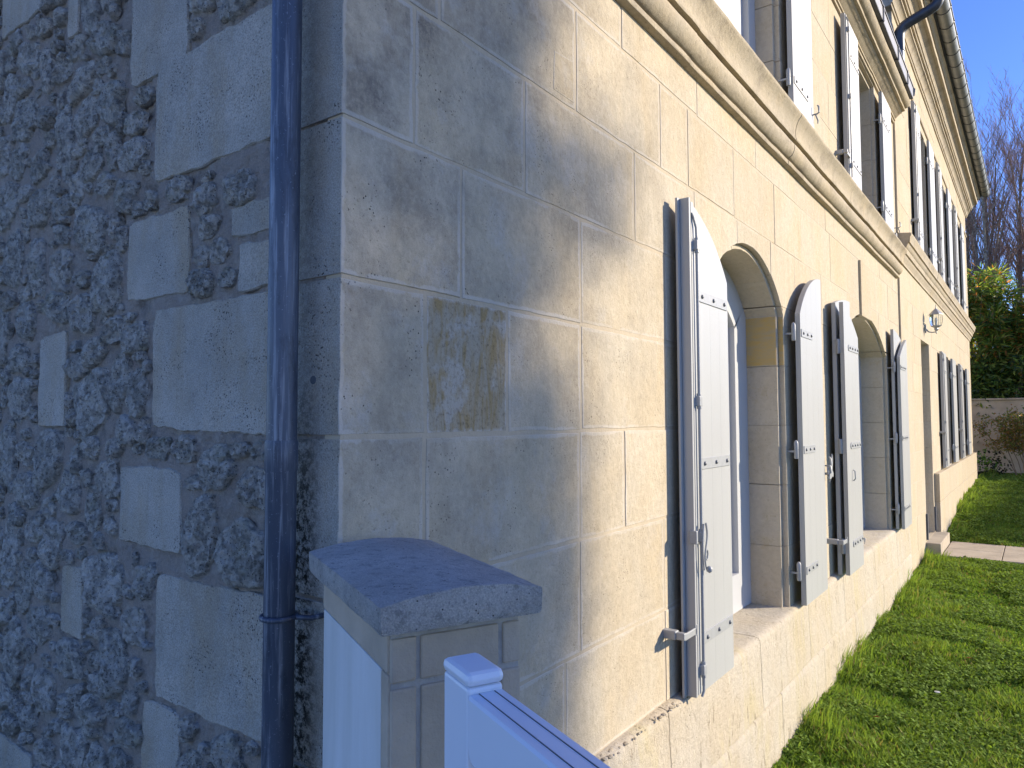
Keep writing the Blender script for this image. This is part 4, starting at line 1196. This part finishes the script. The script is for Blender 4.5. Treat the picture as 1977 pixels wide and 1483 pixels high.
# swan neck from the upper gutter down into the lower gutter
sw = empty('swan_neck_pipe', (0, 7.6, 5.5)); tag(sw, 'dark bent pipe leading from the upper gutter down to the lower roof gutter', 'downpipe')
def bez(P, n=8):
    out = []
    for i in range(len(P) - 1):
        for k in range(n): 
            t = k / n; out.append(Vector(P[i]).lerp(Vector(P[i + 1]), t))
    out.append(Vector(P[-1])); 
    for _ in range(8): out = [out[0]] + [(out[i - 1] + out[i] * 2 + out[i + 1]) / 4 for i in range(1, len(out) - 1)] + [out[-1]]
    return out
m = MB(); m.tube([p - Vector((0, 7.6, 5.5)) for p in bez([(.43, 7.62, 6.46), (.46, 7.62, 6.10), (.42, 7.62, 6.00), (.12, 7.62, 5.90), (.062, 7.62, 5.82), (.065, 7.62, 5.62)])], .054, 20); m.build('bend', M['zinc_dark'], sw, smooth=60)
m = MB(); m.tube([(.065, .02, .14), (.065, .02, -.16)], .048, 18); m.build('drop_pipe', M['flashing'], sw, smooth=60)
m = MB(); m.tube([(.065 + .042 * math.cos(2 * PI * k / 20), .02 + .042 * math.sin(2 * PI * k / 20), -.02) for k in range(21)], .005, 6, cap=False); m.build('pipe_clip', M['zinc_dark'], sw)
fh = MB(); fh.add([(.02, 7.452, 5.02), (.215, 7.452, 5.03), (.225, 7.452, 5.10), (.02, 7.452, 5.36), (.02, 7.462, 5.02), (.215, 7.462, 5.03), (.225, 7.462, 5.10), (.02, 7.462, 5.36)], [(0, 1, 2, 3), (7, 6, 5, 4), (0, 4, 5, 1), (1, 5, 6, 2), (2, 6, 7, 3), (3, 7, 4, 0)])
fh.build('end_flashing', M['flashing'], near_house)

# ------------------------------------------------------------------ wall lantern
lan = empty('wall_lantern', (XB, 9.52, 2.80)); tag(lan, 'pale metal wall lantern with clear glass beside the doorway', 'lantern')
LX = .125
m = MB(); m.box((0.001, -.028, -.055), (.014, .028, .055), bev=.005); m.build('back_plate', M['paint_metal'], lan)
m = MB(); m.tube([(.012, 0, -.01), (.04, 0, -.045), (.08, 0, -.055), (LX, 0, -.05), (LX, 0, -.075)], [.012, .009, .007, .008, .006], 10); m.build('arm', M['paint_metal'], lan, smooth=50)
m = MB(); m.lathe([(.004, -.075), (.01, -.06), (.006, -.045), (.02, -.03), (.026, -.012), (.022, 0), (.042, .012), (.060, .022), (.062, .030)], (LX, 0, 0), 6); m.build('base_cup', M['paint_metal'], lan)
m = MB(); m.lathe([(.055, .031), (.066, .06), (.070, .10), (.068, .14), (.064, .165)], (LX, 0, 0), 6); gl_ = m.build('glass', M['glass'], lan)
m = MB()
for k in range(6):
    a = 2 * PI * k / 6
    m.tube([(LX + r_ * math.cos(a), r_ * math.sin(a), z_) for r_, z_ in ((.056, .030), (.067, .06), (.0715, .10), (.069, .14), (.065, .168))], .0028, 5)
m.build('cage', M['paint_metal'], lan)
m = MB(); m.lathe([(.084, .166), (.082, .172), (.062, .195), (.035, .225), (.012, .245), (.009, .25), (.006, .265), (.003, .30)], (LX, 0, 0), 6); m.build('roof_cap', M['paint_metal'], lan)
m = MB(); m.lathe([(.012, .03), (.013, .06), (.016, .075), (.018, .10), (.012, .125), (.004, .135)], (LX, 0, 0), 12); m.build('bulb', M['bulb'], lan, smooth=60)

# ------------------------------------------------------------------ garden wall
gwall = MB(); gwall.box((-4, 20.6, -.2), (9, 20.85, 2.10)); gwall = gwall.build('garden_wall', M['wall_far']); tag(gwall, 'plain brown rendered garden wall across the end of the lawn', 'wall')
m = MB(); m.box((-4, 20.56, 2.103), (9, 20.89, 2.15), bev=.01); m.build('coping', M['wall_far'], gwall)

# ------------------------------------------------------------------ vegetation tools
def leaves_cloud(cent, n_per, spread, length, width, cols, seed, droop=.3, up=0.0):
    r = np.random.default_rng(seed)
    C_ = np.repeat(cent, n_per, 0); N = len(C_)
    d = r.normal(size=(N, 3)); d[:, 2] = d[:, 2] * .6 + up; d /= np.linalg.norm(d, axis=1)[:, None]
    P = C_ + d * spread * r.uniform(.1, 1.0, (N, 1))
    ax = d + r.normal(size=(N, 3)) * .35; ax[:, 2] -= droop * .5; ax /= np.linalg.norm(ax, axis=1)[:, None]
    side = np.cross(ax, r.normal(size=(N, 3))); side /= np.linalg.norm(side, axis=1)[:, None]
    L = length * r.uniform(.6, 1.25, (N, 1)); Wd = width * r.uniform(.7, 1.2, (N, 1))
    nrm = np.cross(ax, side)
    v0 = P; v1 = P + ax * L * .45 + side * Wd * .5 + nrm * Wd * .15; v2 = P + ax * L - np.array([0, 0, 1.]) * L * droop * .25; v3 = P + ax * L * .45 - side * Wd * .5 + nrm * Wd * .15
    V = np.stack([v0, v1, v2, v3], 1).reshape(-1, 3)
    Fq = np.arange(N * 4).reshape(N, 4)
    ci = r.integers(0, len(cols), N); c = np.clip(np.array(cols)[ci] * r.uniform(.9, 1.7, (N, 1)), 0, .8)
    return V, Fq, np.repeat(c, 4, 0)

def bush(name, label, cat, c, rad, nclump, nper, L, Wd, cols, seed, group=None, stems=True, spread=.25, droop=.3, up=.2, trunk_h=None, mat='bark'):
    root = empty(name, c); tag(root, label, cat, group)
    r = np.random.default_rng(seed)
    d = r.normal(size=(nclump, 3)); d /= np.linalg.norm(d, axis=1)[:, None]
    rr = r.uniform(.35, 1.0, (nclump, 1)) ** .5
    cent = d * rr * np.array(rad) * (1 + .18 * np.sin(d[:, :1] * 5 + seed) * np.cos(d[:, 2:] * 4)) + np.array([0, 0, rad[2] if trunk_h is None else trunk_h])
    V, Fq, Cc = leaves_cloud(cent, nper, spread, L, Wd, cols, seed + 1, droop, up)
    fast_mesh('crown', V, Fq, M['leaf'], root, Cc)
    if stems:
        m = MB(); rs = random.Random(seed)
        for k in range(min(60, nclump)):
            e = Vector(cent[rs.randrange(nclump)]); b = Vector((rs.uniform(-.2, .2), rs.uniform(-.2, .2), -.3))
            mid = b.lerp(e, .5) + Vector((rs.uniform(-.15, .15), rs.uniform(-.15, .15), .1))
            m.tube([b, mid, e], [.022, .014, .006], 5, cap=False)
        m.build('stems', M[mat], root)
    return root

OLE = [(.17, .26, .05), (.12, .20, .045), (.26, .33, .07), (.07, .13, .035), (.36, .36, .11), (.08, .16, .04), (.15, .22, .06), (.40, .18, .05)]
DK = [(.05, .09, .03), (.08, .13, .04), (.12, .18, .05), (.04, .07, .028)]
bush('oleander_bush', 'tall green oleander with narrow leaves behind the garden wall against the house corner', 'shrub', (-.35, 22.2, .4), (1.5, 1.05, 2.6), 640, 36, .24, .045, OLE, 3, 'oleanders behind the garden wall', spread=.34)
bush('oleander_bush', 'yellowing oleander behind the garden wall to the right of the first', 'shrub', (1.75, 22.6, .4), (1.5, 1.05, 2.55), 640, 36, .24, .045, OLE + [(.28, .20, .04), (.34, .17, .04)], 4, 'oleanders behind the garden wall', spread=.34)
bush('laurel_bush', 'dark laurel filling the gap low behind the garden wall', 'shrub', (.7, 21.5, .3), (2.6, .85, 1.45), 620, 30, .17, .05, DK + OLE[:3], 5, spread=.30)
bush('oleander_bush', 'green oleander behind the far end of the garden wall, third from the house', 'shrub', (4.2, 22.8, .4), (1.5, 1.0, 2.1), 300, 30, .24, .045, OLE, 6, 'oleanders behind the garden wall', spread=.34)

# rose shrub with bare stems
rose = empty('rose_shrub', (.92, 19.3, .30)); tag(rose, 'leggy rose shrub with thin bare stems and reddish leaves before the garden wall', 'shrub')
rs = random.Random(12); tips = []
for k in range(13):
    b = Vector((rs.uniform(-.35, .45), rs.uniform(-.2, .2), -.05))
    pts = [b]; dr_ = Vector((rs.uniform(-.35, .25) - .12, rs.uniform(-.2, .2), 1)).normalized()
    for q in range(6):
        dr_ = (dr_ + Vector((rs.uniform(-.18, .15), rs.uniform(-.15, .15), .05))).normalized(); pts.append(pts[-1] + dr_ * .22)
        if q >= 2:
            e = pts[-1]
            for w in range(3):
                d2 = (dr_ * .6 + Vector((rs.uniform(-1, 1), rs.uniform(-1, 1), rs.uniform(-.1, .6)))).normalized(); e2 = e + d2 * rs.uniform(.15, .38)
                m = MB(); tips.append((e, e2))
    m = MB(); m.tube(pts, [.012, .011, .010, .009, .007, .006, .004], 6); m.build('stem', M['rose_stem'], rose)
m = MB()
for (e, e2) in tips: m.tube([e, e2], [.005, .003], 4, cap=False)
m.build('twigs', M['rose_stem'], rose)
cent = np.array([list(e2) for e, e2 in tips] + [list(e.lerp(e2, .5)) for e, e2 in tips])
V, Fq, Cc = leaves_cloud(cent, 16, .13, .06, .036, [(.20, .24, .06), (.28, .26, .08), (.36, .18, .07), (.15, .20, .06), (.42, .28, .10)], 8, .3)
fast_mesh('foliage', V, Fq, M['leaf'], rose, Cc)
# small plants at the wall foot by the house corner
sp = empty('weed_plant', (.13, 18.3, .40)); tag(sp, 'small light green weed growing at the foot of the house corner', 'plant')
r_ = np.random.default_rng(3); cent = r_.normal(size=(16, 3)) * [.09, .09, .12] + [0, 0, .28]
V, Fq, Cc = leaves_cloud(cent, 8, .07, .08, .05, [(.20, .34, .04), (.14, .26, .04), (.05, .08, .03)], 5, .2); fast_mesh('foliage', V, Fq, M['leaf'], sp, Cc)
sp2 = empty('dark_seedling', (.35, 18.9, .36)); tag(sp2, 'dark leafy seedling in shade at the foot of the garden wall', 'plant')
cent = r_.normal(size=(22, 3)) * [.14, .10, .16] + [0, 0, .22]
V, Fq, Cc = leaves_cloud(cent, 8, .08, .07, .05, [(.03, .03, .02), (.05, .04, .03), (.04, .06, .02)], 6, .2); fast_mesh('foliage', V, Fq, M['leaf'], sp2, Cc)

# bare trees --------------------------------------------------------------------
def bare_tree(loc, label, seed, stems=5, H=12.5, group='bare trees beyond the garden', lean=.12):
    root = empty('bare_tree', loc); tag(root, label, 'tree', group)
    rs = random.Random(seed)
    tw = MB(); 
    def grow(p, d, L, r, lev, mb):
        n = 5 if lev < 2 else 3
        pts = [p]; rad = [r]; dd = d.copy()
        for i in range(n):
            dd = (dd + Vector((rs.uniform(-.10, .10), rs.uniform(-.10, .10), .05 + .05 * lev))).normalized()
            pts.append(pts[-1] + dd * (L / n)); rad.append(r * (1 - .72 * (i + 1) / n))
        (mb if lev < 2 else tw).tube(pts, rad, 6 if lev == 0 else (5 if lev == 1 else 3), cap=False)
        if lev >= 3: return
        k = (17, 9, 6)[lev]
        for q in range(k):
            t = (1 - .8 * rs.random() ** 1.25) if lev == 0 else rs.uniform(.12, .98); i = min(int(t * n), n - 1); f = t * n - i
            b = pts[i].lerp(pts[i + 1], f); a = rs.uniform(0, 2 * PI)
            spread = rs.uniform(.35, .8)
            nd = (dd * .9 + Vector((math.cos(a), math.sin(a), .25)) * spread).normalized()
            grow(b, nd, L * rs.uniform(.26, .42) * (1.1 - .35 * t), max(r * (1 - .72 * t) * .45, .005), lev + 1, mb)
    for s_ in range(stems):
        a = 2 * PI * s_ / stems + rs.uniform(-.4, .4)
        mb = MB(); d = Vector((math.cos(a) * lean * rs.uniform(.3, 1.3), math.sin(a) * lean * rs.uniform(.3, 1.3), 1)).normalized()
        grow(Vector((math.cos(a) * .22, math.sin(a) * .22, -.2)), d, H * rs.uniform(.8, 1.02), rs.uniform(.085, .13), 0, mb)
        mb.build('trunk', M['bark'], root, smooth=60)
    tw.build('twigs', M['twig'], root)
    return root
bare_tree((-.55, 32.0, .3), 'bare tall many stemmed tree just beside the eaves above the first oleander', 31, 7, 12.6)
bare_tree((.75, 33.5, .3), 'bare tall many stemmed tree rising at the right edge above the oleanders', 32, 7, 12.8)
bare_tree((2.4, 33.0, .3), 'bare many stemmed tree, third from the eaves, mostly cut by the picture edge', 33, 5, 12.5)
bare_tree((-1.4, 38.0, .3), 'bare tree standing farthest back behind the eaves end', 34, 4, 13.5)
bare_tree((1.6, 40.0, .3), 'bare tree in the back row between the other bare trees', 35, 5, 14.0)
bare_tree((5.0, 34.0, .3), 'bare many stemmed tree beyond the picture edge at the far right', 36, 4, 12.0)

# ------------------------------------------------------------------ what casts the shade: evergreen trees on the sunny side of the garden
Lh = Vector((math.cos(SUN_AZ), math.sin(SUN_AZ), 0)); Lp = Vector((-math.sin(SUN_AZ), math.cos(SUN_AZ), 0))
def evergreen(lateral, dist, zc, rad, label, seed, nclump=900):
    c = Lh * dist + Lp * lateral
    root = empty('evergreen_tree', (c.x, c.y, .3)); tag(root, label, 'tree', None)
    m = MB(); m.tube([(0, 0, -.3), (.05, 0, zc * .5), (0, .05, zc)], [.35, .28, .15], 10); m.build('trunk', M['bark'], root)
    n = 40; V = []; 
    bm = bmesh.new(); bmesh.ops.create_icosphere(bm, subdivisions=4, radius=1.0)
    for v in bm.verts:
        d = v.co.normalized(); k = .97 + .05 * mnoise.noise(d * 2.2 + Vector((seed, 0, 0))) + .02 * mnoise.noise(d * 6 + Vector((seed, 0, 0)))
        hh = math.hypot(d.x, d.y); k *= (hh ** 4 + abs(d.z) ** 4) ** -.25; v.co = Vector((d.x * rad[0] * k, d.y * rad[1] * k, d.z * rad[2] * k + zc))
    me = bpy.data.meshes.new('inner_foliage'); bm.to_mesh(me); bm.free(); me.materials.append(M['hedge']); ob = bpy.data.objects.new('inner_foliage', me); COL.objects.link(ob); ob.parent = root
    r = np.random.default_rng(seed); d = r.normal(size=(nclump, 3)); d /= np.linalg.norm(d, axis=1)[:, None]
    cent = d * ((np.hypot(d[:, 0], d[:, 1]) ** 4 + np.abs(d[:, 2]) ** 4) ** -.25)[:, None] * np.array(rad) * .95 + np.array([0, 0, zc])
    V, Fq, Cc = leaves_cloud(cent, 14, .16, .12, .07, DK, seed, .2); fast_mesh('crown', V, Fq, M['leaf'], root, Cc)
    return root
M['hedge'] = simple('dense_foliage', (.04, .065, .022), .9, .2, 6, .05, 12, .1)
evg = evergreen(-3.30, 24.0, 9.9, (3.35, 3.35, 4.9), 'tall evergreen tree with an open leafy edge shading the house corner from outside the picture', 41)
r = np.random.default_rng(88)
def edge_leaves(N, l0, l1, z0, z1, seed, fuzz=.10):
    r = np.random.default_rng(seed)
    lat = l0 + (l1 - l0) * r.random(N) + r.normal(size=N) * fuzz; dep = r.uniform(-1.5, 1.5, N); zz = r.uniform(z0, z1, N)
    wig = .10 * np.sin(zz * 2.1 + 1.0) + .07 * np.sin(zz * 5.3)
    lat = lat + wig * (lat > 0)
    return np.stack([Lp.x * lat + Lh.x * dep, Lp.y * lat + Lh.y * dep, zz], 1)
c1 = np.concatenate([edge_leaves(4300, 2.9, 3.86, 6.5, 14.0, 5, .07), edge_leaves(1300, 2.9, 3.45, 6.5, 14.0, 6), edge_leaves(1700, 3.55, 3.86, 6.5, 12.9, 7, .04)])
a_ = r.normal(size=(85, 3)); a_ /= np.linalg.norm(a_, axis=1)[:, None]; a_ *= r.random((85, 1)) ** .5
c2 = np.stack([Lp.x * (4.02 + a_[:, 0] * .33), Lp.y * (4.02 + a_[:, 0] * .33), 10.58 + a_[:, 2] * .30], 1)
cent = np.concatenate([c1, c2])
V, Fq, Cc = leaves_cloud(cent, 3, .12, .10, .055, DK, 99, .2); fast_mesh('open_foliage', V, Fq, M['leaf'], evg, Cc)
hd = MB(); hd.box((6.6, 16.1, .1), (7.7, 24.5, 3.3), bev=.25); hd = hd.build('inner_hedge_foliage', M['hedge']); 
hr = empty('shade_hedge', (7.1, 24, .2)); tag(hr, 'unseen clipped evergreen hedge placed to shade the far lawn', 'hedge')  # added out of view to throw the shadow on the far lawn
hd.name = 'hedge_body'; hd.parent = hr; hd.matrix_parent_inverse = Matrix.Translation((-7.1, -24, -.2))
r = np.random.default_rng(9); N = 1500
cent = np.stack([r.uniform(-.55, .55, N), r.uniform(-7.9, .4, N), r.uniform(.2, 3.1, N)], 1); side = r.random(N)
cent[:, 0] = np.where(side < .6, -.5, cent[:, 0]); cent[:, 2] = np.where(side >= .6, 3.1, cent[:, 2])
V, Fq, Cc = leaves_cloud(cent, 10, .16, .07, .05, DK, 77, .2); fast_mesh('leaves', V, Fq, M['leaf'], hr, Cc)

# ------------------------------------------------------------------ grass
def grass(n, x0, x1, y0, y1, hmin, hmax, seed, name, label=None, wall=False, wid=.0035, pw=1.0):
    r = np.random.default_rng(seed)
    x = x0 + (x1 - x0) * r.random(n) ** (2.2 if wall else 1); y = y0 + (y1 - y0) * r.random(n) ** pw
    keep = ~((y > 8.90) & (y < 10.16) & (x > .12)) & ~((x < .19) & (y > 8.88) & (y < 10.0))
    x, y = x[keep], y[keep]; n = len(x)
    z = ground_z(y) + lump(x, y) - .035
    pat = fbm(np.stack([x * 2.2, y * 2.2, np.zeros(n)], 1), 3); pat2 = fbm(np.stack([x * 7 + 9, y * 7, np.zeros(n)], 1), 2)
    h = (hmin + (hmax - hmin) * r.random(n) ** 2) * (1 + .45 * pat)
    a = r.uniform(0, 2 * PI, n); lean = r.uniform(.2, 1.0, n) * h
    dx, dy = np.cos(a) * lean, np.sin(a) * lean
    if wall:
        kk = pat + .5 * pat2; h = h * np.clip(.35 + 1.1 * (kk + .35), .25, 1.5)
        lean = lean * 1.0
    if wall: dx = np.abs(dx) * .8 + .2 * lean
    w = wid * r.uniform(.6, 1.5, n) * (1 + np.maximum(y, 0) * .10); b = a + PI / 2 + r.uniform(-.6, .6, n); wx, wy = np.cos(b) * w, np.sin(b) * w
    hz = np.sqrt(np.maximum(h * h - lean * lean * .35, h * h * .3))
    P = lambda X_, Y_, Z_: np.stack([X_, Y_, Z_], 1)
    V = np.stack([P(x - wx, y - wy, z), P(x + wx, y + wy, z), P(x + dx * .35 + wx * .8, y + dy * .35 + wy * .8, z + hz * .62), P(x + dx * .35 - wx * .8, y + dy * .35 - wy * .8, z + hz * .62), P(x + dx, y + dy, z + hz)], 1).reshape(-1, 3)
    i = np.arange(n) * 5
    Q = np.stack([i, i + 1, i + 2, i + 3], 1); T = np.stack([i + 3, i + 2, i + 4, i + 4], 1)
    g1 = np.array([.125, .225, .035]); g2 = np.array([.23, .32, .06]); g3 = np.array([.30, .25, .11])
    t = np.clip(.5 + .55 * pat + .3 * r.normal(size=n) + .2 * pat2, 0, 1)[:, None]
    c = g1 * (1 - t) + g2 * t; dead = (r.random(n) < .05 + .08 * (pat2 > .6))[:, None]; c = np.where(dead, g3, c) * r.uniform(.9, 1.5, (n, 1))
    Fq = np.concatenate([Q, T[:, [0, 1, 2, 2]]])
    # last face degenerate-free: use separate tri mesh
    me_f = np.concatenate([Q[:, [0, 1, 2]], Q[:, [0, 2, 3]], np.stack([i + 3, i + 2, i + 4], 1)])
    o_ = fast_mesh(name, V, me_f, M['grass'], None, np.repeat(c, 5, 0)); tag(o_, label, 'grass' if label else None, kind='stuff'); return o_
def clover(n, x0, x1, y0, y1, seed):
    r = np.random.default_rng(seed)
    x = r.uniform(x0, x1, n); y = y0 + (y1 - y0) * r.random(n) ** 1.3
    keep = ~((y > 8.92) & (y < 10.15) & (x > .15)); x, y = x[keep], y[keep]
    f = fbm(np.stack([x * 3.1 + 5, y * 3.1, np.zeros(len(x))], 1), 3); k2 = f > -.15; x, y = x[k2], y[k2]; n = len(x)
    z = ground_z(y) + lump(x, y) + r.uniform(-.01, .03, n)
    s = r.uniform(.004, .0085, n) * (1 + .07 * y); a = r.uniform(0, 2 * PI, n); tx, ty = r.normal(size=n) * .45, r.normal(size=n) * .45
    V = []
    for k in range(4):
        u, w = s * np.cos(a + k * PI / 2), s * np.sin(a + k * PI / 2)
        V.append(np.stack([x + u, y + w, z + u * tx + w * ty], 1))
    V = np.stack(V, 1).reshape(-1, 3); Fq = np.arange(n * 4).reshape(n, 4)
    c = np.array([.20, .30, .055]) * r.uniform(.6, 1.45, (n, 1)); o_ = fast_mesh('clover_leaves', V, Fq, M['grass'], None, np.repeat(c, 4, 0)); tag(o_, 'small clover leaves scattered through the near lawn', 'clover', kind='stuff')
grass(210000, .03, 1.35, 2.3, 9.0, .022, .065, 51, 'lawn_grass', 'short green grass of the lawn along the house wall', pw=1.25)
grass(110000, .03, 1.5, 10.1, 20.6, .022, .05, 52, 'lawn_grass', 'short bright grass of the lawn beyond the path', wid=.0035)
grass(250000, 1.35, 6.0, -.5, 20.6, .025, .06, 53, 'lawn_grass', 'short grass on the open side of the lawn', wid=.006)
grass(6000, .04, .26, 1.0, 8.9, .04, .12, 54, 'tall_grass_fringe', 'longer untrimmed grass growing against the foot of the wall', wall=True, wid=.002)
grass(5000, .08, .30, 10.1, 20.4, .05, .11, 55, 'tall_grass_fringe', 'longer grass against the foot of the far house wall', wall=True, wid=.003)
clover(95000, .05, 1.4, 2.4, 8.9, 61)
clover(30000, .1, 1.6, 10.1, 20, 62)
# a daisy and two fallen leaves
m = MB(); m.lathe([(.001, 0), (.014, .001), (.016, .004), (.006, .006)], (.62, 3.93, .055), 10); m.build('daisy', M['frame']); bpy.data.objects['daisy']['label'] = 'single small white daisy flower in the near lawn'; bpy.data.objects['daisy']['category'] = 'flower'
M['dryleaf'] = simple('orange_dry_leaf', (.50, .20, .05), .7, .1, 20)
for (x_, y_, s_, lab) in ((.395, 3.35, .016, 'orange fallen leaf on the near lawn close to the wall'), (.72, 4.75, .02, 'yellow brown fallen leaf farther out on the lawn')):
    m = MB(); m.add([(x_ - s_, y_, .052), (x_, y_ - s_ * .5, .060), (x_ + s_ * 1.2, y_, .054), (x_, y_ + s_ * .6, .058)], [(0, 1, 2), (0, 2, 3)])
    m.add([(x_ - s_, y_, .0505), (x_, y_ - s_ * .5, .0585), (x_ + s_ * 1.2, y_, .0525), (x_, y_ + s_ * .6, .0565)], [(2, 1, 0), (3, 2, 0)])
    tag(m.build('fallen_leaf', M['dryleaf']), lab, 'leaf')
print('blocks', nA, nB, 'rubble', len(placed))
